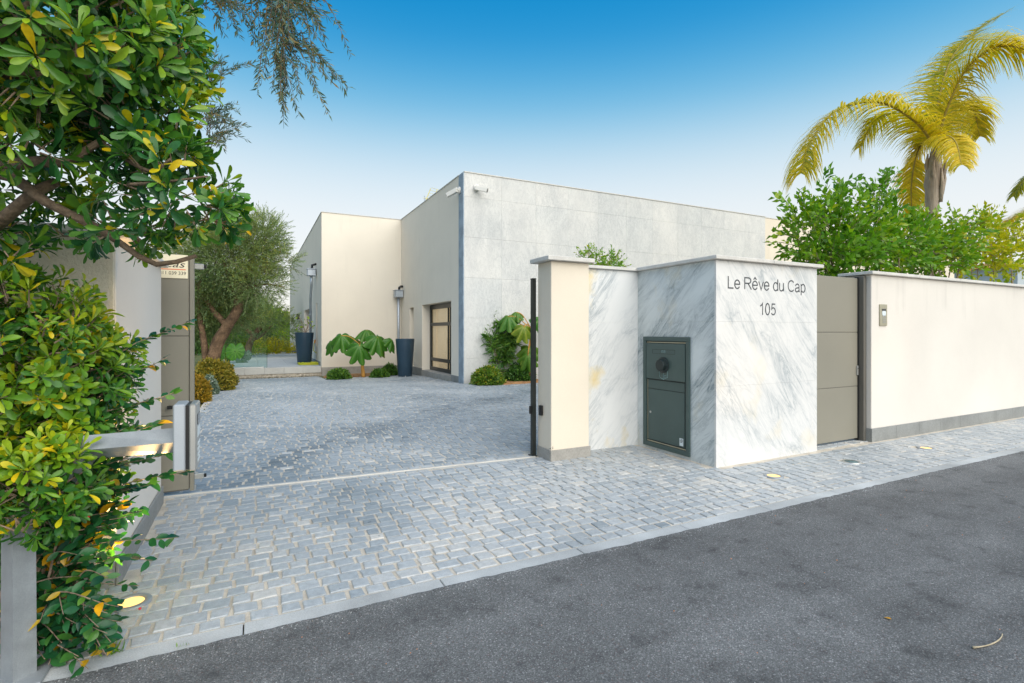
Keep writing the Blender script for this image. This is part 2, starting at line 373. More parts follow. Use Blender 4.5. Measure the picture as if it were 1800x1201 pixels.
def mesh_obj(name, V, Fc, T, mat, parent=None, smooth=False):
    V = np.asarray(V, dtype=np.float64)
    org = np.array(ORG.get(parent.name, (0, 0, 0))) if parent is not None else np.zeros(3)
    loc = org
    if parent is None:
        c = V.mean(0); loc = np.array((c[0], c[1], V[:, 2].min()))
    me = bpy.data.meshes.new(name)
    if isinstance(Fc, np.ndarray):
        nf, k = Fc.shape
        me.vertices.add(len(V)); me.vertices.foreach_set('co', (V - loc).astype(np.float32).ravel())
        me.loops.add(nf * k); me.loops.foreach_set('vertex_index', Fc.astype(np.int32).ravel())
        me.polygons.add(nf); me.polygons.foreach_set('loop_start', np.arange(0, nf * k, k, dtype=np.int32))
        me.update(calc_edges=True)
    else:
        me.from_pydata((V - loc).tolist(), [], Fc)
    if T is not None:
        a = me.attributes.new('tint', 'FLOAT', 'POINT'); a.data.foreach_set('value', np.asarray(T, dtype=np.float32))
    if smooth: me.polygons.foreach_set('use_smooth', [True] * len(me.polygons))
    me.materials.append(MATS[mat])
    o = bpy.data.objects.new(name, me); COL.objects.link(o)
    if parent is not None: o.parent = parent
    else: o.location = loc
    ORG[o.name] = tuple(loc)
    return o

def thing(name, label, cat, loc, group=None):
    o = bpy.data.objects.new(name, None); COL.objects.link(o); o.location = loc; o.empty_display_size = .2
    o['label'] = label; o['category'] = cat
    if group: o['group'] = group
    ORG[o.name] = tuple(loc); return o
def tag(o, label, cat, group=None):
    o['label'] = label; o['category'] = cat
    if group: o['group'] = group
    return o
def struct(o): o['kind'] = 'structure'; return o
def stuff(o): o['kind'] = 'stuff'; return o
def box(name, a, b, mat, parent=None, bev=.004): return MB().box(a, b, bev).build(name, mat, parent)

def text_mesh(name, body, size, mat, parent, loc, xdir, fitw=None, extr=.002, align='LEFT', slant=0.):
    """lettering standing on a vertical face; xdir = direction of writing"""
    cu = bpy.data.curves.new(name, 'FONT'); cu.body = body; cu.size = size; cu.extrude = extr; cu.align_x = align; cu.shear = slant
    tmp = bpy.data.objects.new('tmp_text', cu); COL.objects.link(tmp)
    bpy.context.view_layer.update()
    me = bpy.data.meshes.new_from_object(tmp.evaluated_get(bpy.context.evaluated_depsgraph_get()))
    bpy.data.objects.remove(tmp)
    co = np.zeros(len(me.vertices) * 3); me.vertices.foreach_get('co', co); co = co.reshape(-1, 3)
    faces = [tuple(p.vertices) for p in me.polygons]
    bpy.data.meshes.remove(me)
    if fitw:
        co[:, 0] -= co[:, 0].min(); co[:, 0] *= fitw / co[:, 0].max()
    xd = np.array(xdir, float); nd = np.cross(xd, (0, 0, 1.))
    Vv = np.array(loc) + co[:, :1] * xd + co[:, 1:2] * np.array((0, 0, 1.)) + co[:, 2:3] * nd
    return mesh_obj(name, Vv, faces, np.full(len(Vv), .5), mat, parent)

# ------------------------------------------------------------------ leaf helpers (numpy)
def leaf_template(n, prof, fold=.25, curl=.25):
    """leaf along +Y of length 1, half-width prof(t), folded at the midrib, curling down"""
    V = []; Fc = []
    for i in range(n + 1):
        t = i / n; wdt = prof(t); z = -curl * t * t
        V += [(-wdt, t, z + fold * wdt), (0, t, z), (wdt, t, z + fold * wdt)]
    for i in range(n):
        a = 3 * i; Fc += [(a, a + 1, a + 4, a + 3), (a + 1, a + 2, a + 5, a + 4)]
    return np.array(V), np.array(Fc)
PT = [0, .2, .42, .62, .80, .93, 1.]; PW = [.018, .035, .085, .135, .160, .115, .02]
def _pitto():
    V = []; Fc = []
    for i, (t, wdt) in enumerate(zip(PT, PW)):
        z = -.24 * t * t; V += [(-wdt, t, z + .3 * wdt), (0, t, z), (wdt, t, z + .3 * wdt)]
    for i in range(len(PT) - 1):
        a = 3 * i; Fc += [(a, a + 1, a + 4, a + 3), (a + 1, a + 2, a + 5, a + 4)]
    return np.array(V), np.array(Fc)
PITTO = _pitto()
OVAL = leaf_template(4, lambda t: .27 * math.sin(math.pi * min(1, t * .96 + .02)) ** .8 + .005, .22, .2)
LANCE = leaf_template(3, lambda t: .085 * math.sin(math.pi * min(1, t * .95 + .03)) + .003, .3, .25)
SLIM = (np.array([(0, 0, 0), (-.1, .45, .02), (0, 1, -.05), (.1, .45, .02)], float), np.array([(0, 1, 2, 3)]))
DIAM = (np.array([(0, 0, 0), (-.27, .45, .05), (0, 1, -.12), (.27, .45, .05)], float), np.array([(0, 1, 2, 3)]))

def norm(a): return a / np.maximum(np.linalg.norm(a, axis=-1, keepdims=True), 1e-9)
def leaf_arrays(tpl, Pp, D, Nn, S):
    tv, tf = tpl; D = norm(D); X = norm(np.cross(D, Nn)); Z = np.cross(X, D)
    wx = rng.uniform(.78, 1.22, len(Pp))[:, None, None]; cz = rng.normal(1.0, .8, len(Pp))[:, None, None]; bx = rng.normal(0, .10, len(Pp))[:, None, None]
    lx = tv[None, :, 0:1] * wx + bx * tv[None, :, 1:2] ** 2; lz = tv[None, :, 2:3] * cz
    V = (Pp[:, None, :] + S[:, None, None] * (lx * X[:, None, :] + tv[None, :, 1:2] * D[:, None, :] + lz * Z[:, None, :]))
    Fc = tf[None] + (np.arange(len(Pp)) * len(tv))[:, None, None]
    return V, Fc
def leaf_cloud(name, tpl, Pp, D, Nn, S, T, mat, parent, pick=0, smooth=False):
    """joined foliage; the `pick` leaves that show largest become single leaf objects"""
    V, Fc = leaf_arrays(tpl, Pp, D, Nn, S); T = np.clip(T, 0, 1)
    rest = np.ones(len(Pp), bool)
    if pick:
        px, py, d = project(Pp)
        ok = (px > 0) & (px < 1800) & (py > 0) & (py < 1201) & (d > .3)
        order = np.where(ok)[0]; order = order[np.argsort((d[order]) / S[order])][:pick]
        for i in order:
            mesh_obj('leaf', V[i], [tuple(q) for q in tpl[1]], np.full(len(tpl[0]), T[i]), mat, parent, smooth)
        rest[order] = False
    if rest.any():
        Vr = V[rest].reshape(-1, 3); Fr = (tpl[1][None] + (np.arange(rest.sum()) * len(tpl[0]))[:, None, None]).reshape(-1, tpl[1].shape[1])
        o = mesh_obj(name, Vr, Fr, np.repeat(T[rest], len(tpl[0])), mat, parent, smooth)
        if pick: stuff(o)
        return o
def rand_dir(n, r=rng): return norm(r.normal(size=(n, 3)))
def in_ellipsoid(n, c, r, shell=0.0, g=rng):
    d = rand_dir(n, g); k = (shell ** 3 + (1 - shell ** 3) * g.random(n)) ** (1 / 3)
    return np.array(c) + d * k[:, None] * np.array(r), d
def bez(pts, n=10):
    pts = [np.array(p, float) for p in pts]; out = []
    m = len(pts)
    P = [2 * pts[0] - pts[1]] + pts + [2 * pts[-1] - pts[-2]]
    for i in range(m - 1):
        p0, p1, p2, p3 = P[i:i + 4]; k = max(2, n // (m - 1))
        for j in range(k):
            t = j / k
            out.append(.5 * ((2 * p1) + (p2 - p0) * t + (2 * p0 - 5 * p1 + 4 * p2 - p3) * t * t + (3 * p1 - p0 - 3 * p2 + p3) * t ** 3))
    out.append(pts[-1]); return out
#@@MAIN
# ------------------------------------------------------------------ ground, road, kerb, paving
def gh(x, y):
    t = min(1, max(0, (y - 13.8) / 7.4)); return -.2 * t
def on_ground(px, py):
    z = 0.
    for _ in range(12):
        p = on_z(px, py, z); z = gh(p[0], p[1])
    return p
# one terrain sheet to the horizon
xs = [-900, -300, -100, -40, -20, -10, -5, -3, -2, -1, 0, 1, 2, 3, 4, 5, 6, 8, 10, 14, 20, 40, 100, 300, 900]
ys = [-900, -300, -100, -30, -10, -4, 0, 2, 4, 6, 8, 10, 12, 13.8, 15, 16.5, 18, 19.5, 21.2, 24, 30, 45, 70, 120, 300, 900]
V = [(x, y, gh(x, y) - .045 - (max(0, y - 45) * .05 if y < 200 else 7)) for y in ys for x in xs]; nx = len(xs)
Fq = [(j * nx + i, j * nx + i + 1, (j + 1) * nx + i + 1, (j + 1) * nx + i) for j in range(len(ys) - 1) for i in range(nx - 1)]
struct(mesh_obj('ground', V, Fq, None, 'dry_grass', None, True))
# asphalt road, worn uneven edge along the kerb
ex = np.concatenate([np.linspace(-40, -3, 30), np.linspace(-2.98, 14, 700), np.linspace(14.1, 60, 40)])
ey = 2.855 + np.convolve(rng.normal(size=len(ex)), np.ones(3) / 3, 'same') * .006 + .006 * np.sin(ex * 1.3)
V = [(x, -9, .004) for x in ex] + [(x, 1.5, .004) for x in ex] + [(x, y, .004) for x, y in zip(ex, ey)] + [(x, y + .004, -.03) for x, y in zip(ex, ey)]
n = len(ex); Fq = [(r * n + i, r * n + i + 1, (r + 1) * n + i + 1, (r + 1) * n + i) for r in range(3) for i in range(n - 1)]
struct(mesh_obj('road', V, Fq, None, 'asphalt'))

# driveway + apron: a mortar bed with every sett standing proud of it
def pave_z(x, y):
    und = 0.
    if y > 5.6: und = .010 * math.sin(x * 1.1 + y * .8) * min(1, (y - 5.6) / 2)
    return gh(x, y) + und
def paved(x, y):
    if y < 3.75: return -6 < x < 30
    if y < 4.04: return -.73 < x < 30
    if y < 5.34: return (-.73 < x < 4.56)
    if y < 5.66: return -.70 < x < 3.05
    if y < 13.1: return -.95 < x < 9
    if y < 13.98: return -.95 < x < 5.6 + max(0, (13.9 - y)) * .4
    if y < 19.0: return -.95 < x < 5.46
    if y < 20.6: return (-.95 < x < 2.2) or (4.75 < x < 5.46)
    return False
base = MB()
for (x0, x1, y0, y1) in ((-6, 30, 2.97, 3.75), (-.73, 30, 3.75, 4.04), (-.73, 4.56, 4.04, 5.42), (6.3, 7.6, 4.04, 4.4)):
    base.add([(x0, y0, -.008), (x1, y0, -.008), (x1, y1, -.008), (x0, y1, -.008)], [(0, 1, 2, 3)])
gx = np.linspace(-.95, 9, 30); gy = np.linspace(5.42, 20.6, 60)
for j in range(59):
    for i in range(29):
        q = [(gx[a], gy[b]) for a, b in ((i, j), (i + 1, j), (i + 1, j + 1), (i, j + 1))]
        if not all(paved(min(max(x, -.9), 8.9), max(5.7, y)) for x, y in q): continue
        base.add([(x, y, pave_z(x, y) - .007) for x, y in q], [(0, 1, 2, 3)])
drive = struct(base.build('driveway', 'mortar'))
LAMPS = [(-.61, 3.48), (4.82, 3.53), (7.72, 3.49)]; DISC = (6.14, 3.51)
TRL = (-.73, 5.575); TRR = (3.02, 5.365)
def track_y(x): return TRL[1] + (TRR[1] - TRL[1]) * (x - TRL[0]) / (TRR[0] - TRL[0])
# tyre-soiled lanes on the paving (soft curved bands)
lane1 = [on_ground(*p)[:2] for p in ((430, 850), (560, 790), (700, 742), (800, 716), (930, 690))]
lane2 = [on_ground(*p)[:2] for p in ((620, 840), (640, 900), (650, 960), (660, 1040))]
lane3 = [on_ground(*p)[:2] for p in ((840, 835), (900, 880), (960, 920), (1010, 960))]
def lane_d(x, y, lane):
    best = 9
    for a, b in zip(lane[:-1], lane[1:]):
        ax, ay = a; bx, by = b; vx, vy = bx - ax, by - ay
        t = max(0, min(1, ((x - ax) * vx + (y - ay) * vy) / (vx * vx + vy * vy)))
        best = min(best, math.hypot(x - ax - t * vx, y - ay - t * vy))
    return best
from mathutils import noise as mnoise
sets = []
y = 2.985; row = 0
while y < 20.5:
    rh = random.uniform(.098, .112)
    
    x = -6 + random.random() * .15
    xmax = 30 if y < 4.04 else 9.2
    if y > 4.04: x = -1.1 + random.random() * .14
    while x < xmax:
        wd = random.uniform(.095, .155)
        cx, cy = x + wd / 2, y + rh / 2
        ok = paved(cx, cy) and paved(x + .01, cy) and paved(x + wd - .01, cy) and paved(cx, y + rh - .01)
        if ok and y > 4.0 and -.8 < cx < 3.1: ok = cy < track_y(cx) - .058 + rh * .2 or cy > track_y(cx) + .048 - rh * .2
        if ok: ok = all((cx - lx) ** 2 + (cy - ly) ** 2 > .105 ** 2 for lx, ly in LAMPS + [DISC])
        if 6.3 < cx < 7.6 and 4.04 < cy < 4.3: ok = True
        if ok: sets.append((x, y, wd, rh))
        x += wd + random.uniform(.001, .004)
    y += rh + .002; row += 1
geo = []
for (x, y, wd, rh) in sets:
    g = random.uniform(.0042, .0082); gx_ = g + (random.uniform(0, .009) if y > 5.6 else random.uniform(0, .004)); j = lambda: random.uniform(-.0055, .0055)
    x0, x1, y0, y1 = x + gx_, x + wd - gx_, y + g, y + rh - g
    cx, cy = x + wd / 2, y + rh / 2
    z = pave_z(cx, cy) + random.uniform(-.0025, .0025)
    c = [(x0 + j(), y0 + j()), (x1 + j(), y0 + j()), (x1 + j(), y1 + j()), (x0 + j(), y1 + j())]
    if 5.0 < y < 6.0 and -.85 < x < 3.1:          # setts cut along the gate rail
        if y + rh / 2 < track_y(x): c = [(a, min(b_, track_y(a) - .061)) for a, b_ in c]
        else: c = [(a, max(b_, track_y(a) + .051)) for a, b_ in c]
        if min(c[3][1] - c[0][1], c[2][1] - c[1][1]) < .02: continue
    mx, my = sum(p[0] for p in c) / 4, sum(p[1] for p in c) / 4
    b = .005; tl = random.uniform(-.02, .02); tm = random.uniform(-.02, .02)
    V = [(px, py, z - .03) for px, py in c] + [(px, py, z - .0032) for px, py in c]
    V += [(px + (b if px < mx else -b), py + (b if py < my else -b), z + (px - mx) * tl + (py - my) * tm) for px, py in c]
    t = (.72 if y < 5.5 else .50) + random.gauss(0, .09) + .26 * mnoise.noise((cx * .7, cy * .7, 3.))
    for ln, wdt, s in ((lane1, .42, .34), (lane2, .3, .32), (lane3, .28, .24)):
        d = lane_d(cx, cy, ln)
        if d < 2 * wdt: t -= s * math.exp(-(d / wdt) ** 2) * (.7 + .5 * mnoise.noise((cx * 2, cy * 2, 9.)))
    if random.random() < .012: t = random.uniform(.93, 1.)
    geo.append((V, min(.92, max(.05, t)) if t < .93 else t, cx, cy))
SF = [(4, 5, 9, 8), (5, 6, 10, 9), (6, 7, 11, 10), (7, 4, 8, 11), (8, 9, 10, 11), (0, 1, 5, 4), (1, 2, 6, 5), (2, 3, 7, 6), (3, 0, 4, 7)]
C = np.array([(g[2], g[3], 0.) for g in geo]); px, py, d = project(C)
vis = np.where((d > .5) & (px > 255) & (px < 1790) & (py < 1190) & (py > 600))[0]
near = set(vis[np.argsort(d[vis])][:300].tolist())
rest = MB()
for i, (V, t, cx, cy) in enumerate(geo):
    if i in near: mesh_obj('sett', V, SF, np.full(12, t), 'sett', drive)
    else: rest.add(V, SF, t)
stuff(rest.build('sett_field', 'sett', drive))
# flush kerb stones
kerb = thing('kerb', 'flush pale stone kerb strip between the setts and the asphalt', 'kerb', (0, 2.91, 0)); del kerb['label']; del kerb['category']; struct(kerb)
x = -6.
while x < 26:
    l = random.uniform(.92, 1.06); x1 = x + l
    MB().box((x + .003, 2.84, -.1), (x1 - .003, 2.975, .0 + random.uniform(-.001, .001)), .004).build('kerb_stone', 'kerb', kerb); x = x1
# soil bed under the shrubs against the left wall, planting beds by the house
def bed(name, poly, mat, z=.0, hump=.03):
    c = np.mean(poly, 0); N = 7; V = []; k = len(poly)
    for r in range(N):
        f = 1 - r / (N - 1) * .98
        for p in poly:
            q = c + (np.array(p) - c) * f; e = hump * (1 - f ** 4) + (.012 * mnoise.noise((q[0] * 6, q[1] * 6, 1.)) if r else -.05)
            V.append((q[0], q[1], gh(*q) + z + e))
    Fc = [(r * k + i, r * k + (i + 1) % k, (r + 1) * k + (i + 1) % k, (r + 1) * k + i) for r in range(N - 1) for i in range(k)]
    return struct(mesh_obj(name, V, Fc, None, mat, None, True))
def dense(poly, n=6):
    o = []
    for a, b in zip(poly, poly[1:] + poly[:1]):
        for i in range(n): o.append((a[0] + (b[0] - a[0]) * i / n, a[1] + (b[1] - a[1]) * i / n))
    return o
bed('shrub_bed', dense([(-5.5, 2.99), (-.92, 2.99), (-.86, 3.3), (-.95, 3.74), (-5.5, 3.74)]), 'soil', .01, .03)
bed('planting_bed', dense([(5.62, 13.95), (5.75, 13.3), (6.1, 13.08), (12, 13.05), (12, 14.0)]), 'mulch', -.01, .05)
bed('planting_bed', dense([(2.28, 20.55), (2.3, 19.05), (4.72, 19.05), (4.72, 21.2), (2.4, 21.2)]), 'mulch', -.01, .05)
bed('planting_bed', dense([(-2.0, 6.2), (-.98, 6.2), (-1.0, 21.0), (-2.2, 21.0), (-2.2, 6.2)], 12), 'soil', -.01, .05)
# fallen mulch / bark chips, too many to count
def litter(name, mat, n, area, smin, smax):
    P_ = np.stack([rng.uniform(area[0], area[1], n), rng.uniform(area[2], area[3], n), np.zeros(n)], 1)
    P_[:, 2] = [gh(a, b) + .028 for a, b, _ in P_]
    Dd = rand_dir(n); Dd[:, 2] *= .25; Nn = np.tile((0, 0, 1.), (n, 1)) + rng.normal(size=(n, 3)) * .3
    stuff(leaf_cloud(name, DIAM, P_, Dd, Nn, rng.uniform(smin, smax, n), rng.random(n), mat, None))
litter('mulch_chips', 'leaf_gold', 500, (5.8, 11, 13.2, 13.9), .03, .07)
litter('mulch_chips', 'leaf_gold', 350, (2.4, 4.6, 19.1, 20.8), .03, .07)
litter('dry_leaves', 'leaf_gold', 350, (-1.15, -.8, 8, 18), .02, .05)

# loose grit gathered along the asphalt edge and scattered dry bits on the road
def grit(name, n, xr, ymean, ysd, s0, s1, mat):
    m_ = MB()
    for _ in range(n):
        x_ = random.uniform(*xr); y_ = ymean - abs(random.gauss(0, ysd)); s = random.uniform(s0, s1); a = random.random() * 3
        c_, sn_ = math.cos(a) * s, math.sin(a) * s
        m_.add([(x_ + c_, y_ + sn_, .004), (x_ - sn_, y_ + c_, .004), (x_ - c_ * .7, y_ - sn_ * .9, .004), (x_ + s * .2, y_, .004 + s * .9)], [(0, 1, 3), (1, 2, 3), (2, 0, 3)], random.random())
    stuff(m_.build(name, mat))
grit('edge_grit', 900, (-1.5, 12), 2.85, .05, .002, .005, 'kerb'); grit('road_grit', 260, (-.5, 8), 2.8, .9, .002, .004, 'kerb'); grit('road_grit', 60, (0, 7), 2.8, .9, .003, .006, 'terracotta')
# ------------------------------------------------------------------ gate rail
tr = thing('gate_track', 'flush pale steel sliding gate rail crossing the paved entrance', 'rail', (1.2, 5.47, 0))
def skew(a, b, z0, z1, off0, off1):
    return [(x, track_y(x) + o, z) for z in (z0, z1) for (x, o) in ((a, off0), (b, off0), (b, off1), (a, off1))]
BF = [(3, 2, 1, 0), (4, 5, 6, 7), (0, 1, 5, 4), (1, 2, 6, 5), (2, 3, 7, 6), (3, 0, 4, 7)]
for a, b in ((-.73, .5), (.503, 1.75), (1.753, 3.0)):
    MB().add(skew(a, b, -.05, .001, -.055, -.034), BF).build('concrete_strip', 'kerb', tr)
    MB().add(skew(a, b, -.05, .001, .022, .045), BF).build('concrete_strip', 'kerb', tr)
MB().add(skew(-.73, 3.0, -.05, .010, -.032, -.008), BF).build('rail', 'rail_steel', tr)
MB().add(skew(-.73, 3.0, -.05, -.006, -.0075, .018), BF).build('groove', 'dark_metal', tr)

# ------------------------------------------------------------------ boundary walls
def coping_run(parent, x0, x1, y0, y1, z, th=.04, step=1.15, mat='coping', axis='x'):
    a, b = (x0, x1) if axis == 'x' else (y0, y1); n = max(1, round((b - a) / step)); s = (b - a) / n
    for i in range(n):
        p, q = a + i * s + (.002 if i else 0), a + (i + 1) * s - .002
        if axis == 'x': box('coping_stone', (p, y0, z), (q, y1, z + th), mat, parent, .006)
        else: box('coping_stone', (x0, p, z), (x1, q, z + th), mat, parent, .006)
def skirting_run(parent, x0, x1, y0, y1, z0, z1, mat, step=.6, axis='x'):
    a, b = (x0, x1) if axis == 'x' else (y0, y1); n = max(1, round((b - a) / step)); s = (b - a) / n
    for i in range(n):
        p, q = a + i * s + .0015, a + (i + 1) * s - .0015
        if axis == 'x': box('skirting_tile', (p, y0, z0), (q, y1, z1), mat, parent, .003)
        else: box('skirting_tile', (x0, p, z0), (x1, q, z1), mat, parent, .003)
# right boundary wall
wr = thing('boundary_wall', 'long cream rendered wall with grey skirting tiles beside the pedestrian gate', 'wall', (7.53, 4.2, 0))
box('wall_body', (7.53, 4.04, -.2), (34, 4.40, 2.28), 'plaster_white', wr, .006)
coping_run(wr, 7.47, 33.5, 3.99, 4.46, 2.282, .042, 1.2)
skirting_run(wr, 7.51, 34, 4.022, 4.0375, -.1, .175, 'skirting_grey', .6)
box('skirting_tile', (7.512, 4.04, -.1), (7.527, 4.38, .175), 'skirting_grey', wr, .003)
# left boundary wall, returning along the drive
wl = thing('boundary_wall', 'cream rendered wall behind the shrubs, its white return beside the sliding gate', 'wall', (-.9, 4.5, 0))
box('front_face', (-9, 3.752, -.2), (-.740, 4.0, 2.06), 'plaster_rough', wl, .004)
box('return_face', (-1.05, 3.757, -.2), (-.73, 5.40, 2.061), 'plaster_white', wl, .005)
coping_run(wl, -9, -1.1, 3.71, 4.05, 2.063, .04, 1.2)
coping_run(wl, -1.10, -.68, 3.70, 5.44, 2.064, .041, .9, axis='y')
skirting_run(wl, -.728, -.712, 3.735, 5.40, -.1, .145, 'skirting_grey', .6, axis='y')
skirting_run(wl, -9, -.73, 3.734, 3.75, -.1, .145, 'skirting_grey', .6)
# pillar
pl = thing('gate_pillar', 'square cream rendered pillar with stone cap where the sliding gate closes', 'pillar', (3.33, 5.22, 0))
box('shaft', (3.07, 5.09, .0), (3.60, 5.40, 2.32), 'plaster_cream', pl, .006)
box('cap', (2.99, 5.02, 2.322), (3.64, 5.46, 2.372), 'coping', pl, .005)
box('skirting_tile', (3.058, 5.075, -.1), (3.615, 5.0885, .125), 'skirting_warm', pl, .003)
box('skirting_tile', (3.055, 5.09, -.1), (3.0685, 5.40, .125), 'skirting_warm', pl, .003)
MB().box((3.05, 5.082, .145), (3.058, 5.088, .155)).box((3.086, 5.084, .14), (3.094, 5.089, .148)).box((3.086, 5.084, .156), (3.094, 5.089, .164)).build('paint_mark', 'ink', pl)
# gate receiver post + photocell
gp = thing('gate_stop_post', 'slim dark steel gate stop post standing against the cream pillar', 'post', (3.02, 5.43, 0))
MB().box((3.0, 5.41, -.05), (3.012, 5.46, 2.13)).box((3.0125, 5.448, -.05), (3.048, 5.46, 2.13)).box((3.0125, 5.41, -.05), (3.05, 5.422, 2.13)).build('channel', 'dark_metal', gp)
box('top_cap', (2.997, 5.405, 2.132), (3.052, 5.465, 2.145), 'dark_metal', gp, .002)
box('base_plate', (2.985, 5.38, -.01), (3.05, 5.49, .006), 'dark_metal', gp, .002)
pc = thing('photocell', 'small black gate photocell on the cream pillar', 'sensor', (3.05, 5.3, .55))
box('housing', (3.035, 5.27, .50), (3.069, 5.33, .62), 'black_plastic', pc, .006)
box('lens', (3.03, 5.285, .54), (3.034, 5.315, .59), 'dark_glass', pc, .001)
box('bracket', (2.972, 5.42, .505), (2.999, 5.45, .60), 'black_plastic', gp, .003)
# marble wall
mw = thing('marble_gate_wall', 'white veined marble entrance wall carrying the carved house name and number', 'wall', (5.4, 4.7, 0))
ZT = (-.05, .885, 1.612, 2.296)
for i in range(3):
    a, b = ZT[i] + (.0004 if i else 0), ZT[i + 1] - .0004
    box('marble_slab', (4.56, 4.04, a), (6.34, 4.065, b), 'marble_front', mw, .0008)
    box('marble_slab', (4.561, 4.0665, a), (4.586, 5.335, b), 'marble_side', mw, .0008)
    box('marble_slab', (3.603, 5.337, a), (4.5855, 5.362, b), 'marble_inner', mw, .0008)
    box('marble_slab', (6.315, 4.0665, a), (6.34, 4.5, b), 'marble_side', mw, .0008)
box('core', (4.588, 4.068, -.05), (6.313, 5.4, 2.294), 'plaster_cream', mw, 0)
box('core', (3.603, 5.364, -.05), (4.586, 5.55, 2.294), 'plaster_cream', mw, 0)
box('coping_stone', (4.50, 3.985, 2.298), (5.45, 5.29, 2.34), 'coping', mw, .005)
box('coping_stone', (5.454, 3.985, 2.298), (6.40, 5.29, 2.34), 'coping', mw, .005)
box('coping_stone', (3.645, 5.293, 2.298), (4.70, 5.60, 2.338), 'coping', mw, .005)
box('coping_stone', (4.704, 5.293, 2.298), (6.40, 5.60, 2.338), 'coping', mw, .005)
# carved lettering: thin strokes, cap height 1
def arc(cx_, cz_, rx_, rz_, a0, a1, n_=14): return [(cx_ + rx_ * math.cos(R(a0 + (a1 - a0) * i / n_)), cz_ + rz_ * math.sin(R(a0 + (a1 - a0) * i / n_))) for i in range(n_ + 1)]
GE = [[(.06, .38), (.52, .38)] + arc(.29, .37, .235, .35, 4, 330, 22)[0:]]
GL = {'L': (.62, [[(.08, 1), (.08, .04), (.56, .04)]]), 'e': (.62, GE), 'R': (.78, [[(.08, 0), (.08, .96), (.42, .96)] + arc(.42, .73, .24, .23, 90, -90) + [(.08, .50)], [(.40, .50), (.72, 0)]]),
      '\u00ea': (.62, GE + [[(.15, .84), (.29, 1.02), (.43, .84)]]), 'v': (.54, [[(.04, .72), (.27, .02), (.50, .72)]]), 'd': (.62, [[(.50, 1), (.50, 0)], arc(.28, .36, .22, .35, 40, 320, 18)]),
      'u': (.60, [[(.07, .72), (.07, .25)] + arc(.26, .25, .19, .23, 180, 300, 8) + [(.48, .22)], [(.48, .72), (.48, 0)]]), 'C': (.80, [arc(.42, .5, .34, .47, 42, 318, 24)]),
      'a': (.60, [[(.08, .52)] + arc(.27, .50, .19, .21, 170, 0, 10) + [(.46, .08), (.50, 0)], [(.46, .40), (.22, .35)] + arc(.21, .18, .15, .17, 90, 290, 10) + [(.46, .14)]]),
      'p': (.62, [[(.09, .72), (.09, -.27)], arc(.31, .36, .22, .35, 140, -140, 18)]), '1': (.56, [[(.08, .74), (.24, .84), (.33, 1), (.33, 0)]]), '0': (.60, [arc(.28, .5, .21, .48, 90, 450, 26)]),
      '5': (.60, [[(.48, .95), (.16, .95), (.10, .50)] + arc(.27, .33, .22, .30, 125, -150, 16)]), ' ': (.30, [])}
def carve(name, body, x0, width, z0, cap, sw, parent):
    tot = sum(GL[c][0] for c in body); sx_ = width / tot; pen = 0.; host = thing_part(name, parent)
    for c in body:
        adv, strokes = GL[c]; m_ = MB()
        for st_k in strokes:
            pts = [np.array((x0 + (pen + a) * sx_, z0 + b * cap)) for a, b in st_k]; Vv = []
            pts = [q for i, q in enumerate(pts) if i == 0 or np.linalg.norm(q - pts[i - 1]) > 1e-5]; n_ = len(pts)
            closed = np.linalg.norm(pts[0] - pts[-1]) < 1e-6
            for i in range(n_):
                t1 = pts[i] - pts[i - 1] if i else (pts[0] - pts[-2] if closed else pts[1] - pts[0]); t2 = pts[i + 1] - pts[i] if i < n_ - 1 else (pts[1] - pts[0] if closed else t1)
                t1 = t1 / np.linalg.norm(t1); t2 = t2 / np.linalg.norm(t2); tt = t1 + t2; tt = tt / max(1e-6, np.linalg.norm(tt)); nn = np.array((-tt[1], tt[0])); k_ = 1 / max(.5, abs(float(np.dot(tt, t2))))
                for sgn in (-1, 1):
                    e = pts[i] + nn * sgn * sw / 2 * k_
                    Vv += [(e[0], 4.0384, e[1]), (e[0], 4.0412, e[1])]
            Fv = []
            for i in range(n_ - 1):
                a = 4 * i; b = a + 4; Fv += [(a, b, b + 2, a + 2), (a, a + 1, b + 1, b), (a + 2, b + 2, b + 3, a + 3)]
            m_.add(Vv, Fv)
        if strokes: m_.build('letter', 'letter_dark', host)
        pen += adv
def thing_part(name, parent):
    return MB().box((5.0, 4.0405, 1.9), (5.001, 4.0412, 1.901)).build(name, 'letter_dark', parent)
carve('house_name', 'Le R\u00eave du Cap', 4.735, 1.385, 1.985, .138, .0145, mw)
carve('house_number', '105', 5.265, .30, 1.695, .138, .0145, mw)
# parcel mailbox in the side face (plane x = 4.56)
mb = thing('parcel_mailbox', 'dark green built-in parcel mailbox with round knob in the marble wall', 'mailbox', (4.55, 4.81, .03))
Y0, Y1, Z0, Z1 = 4.41, 5.205, .03, 1.435; XF = 4.56
def mfx(name, y0, y1, z0, z1, p0, p1, mat, bev=.003): return box(name, (XF - p1, y0, z0), (XF - p0, y1, z1), mat, mb, bev)
fr = MB(); T = .055
for (a, b, c, d_) in ((Y0, Y1, Z1 - T, Z1), (Y0, Y1, Z0, Z0 + T), (Y0, Y0 + T, Z0 + T, Z1 - T), (Y1 - T, Y1, Z0 + T, Z1 - T)):
    fr.box((XF - .026, a, c), (XF - .001, b, d_), .004)
fr.build('frame', 'mailbox', mb)
mfx('back_panel', Y0 + T, Y1 - T, Z0 + T, Z1 - T, .001, .004, 'mailbox_dark', 0)
fl = mfx('parcel_flap', Y0 + T + .012, Y1 - T - .012, .90, Z1 - T - .03, .006, .030, 'mailbox', .004)
mfx('gasket', Y0 + T + .004, Y1 - T - .004, Z1 - T - .022, Z1 - T - .010, .004, .012, 'brass_edge', .001)
mfx('fixed_strip', Y0 + T + .03, Y1 - T - .03, .775, .885, .005, .010, 'mailbox', .002)
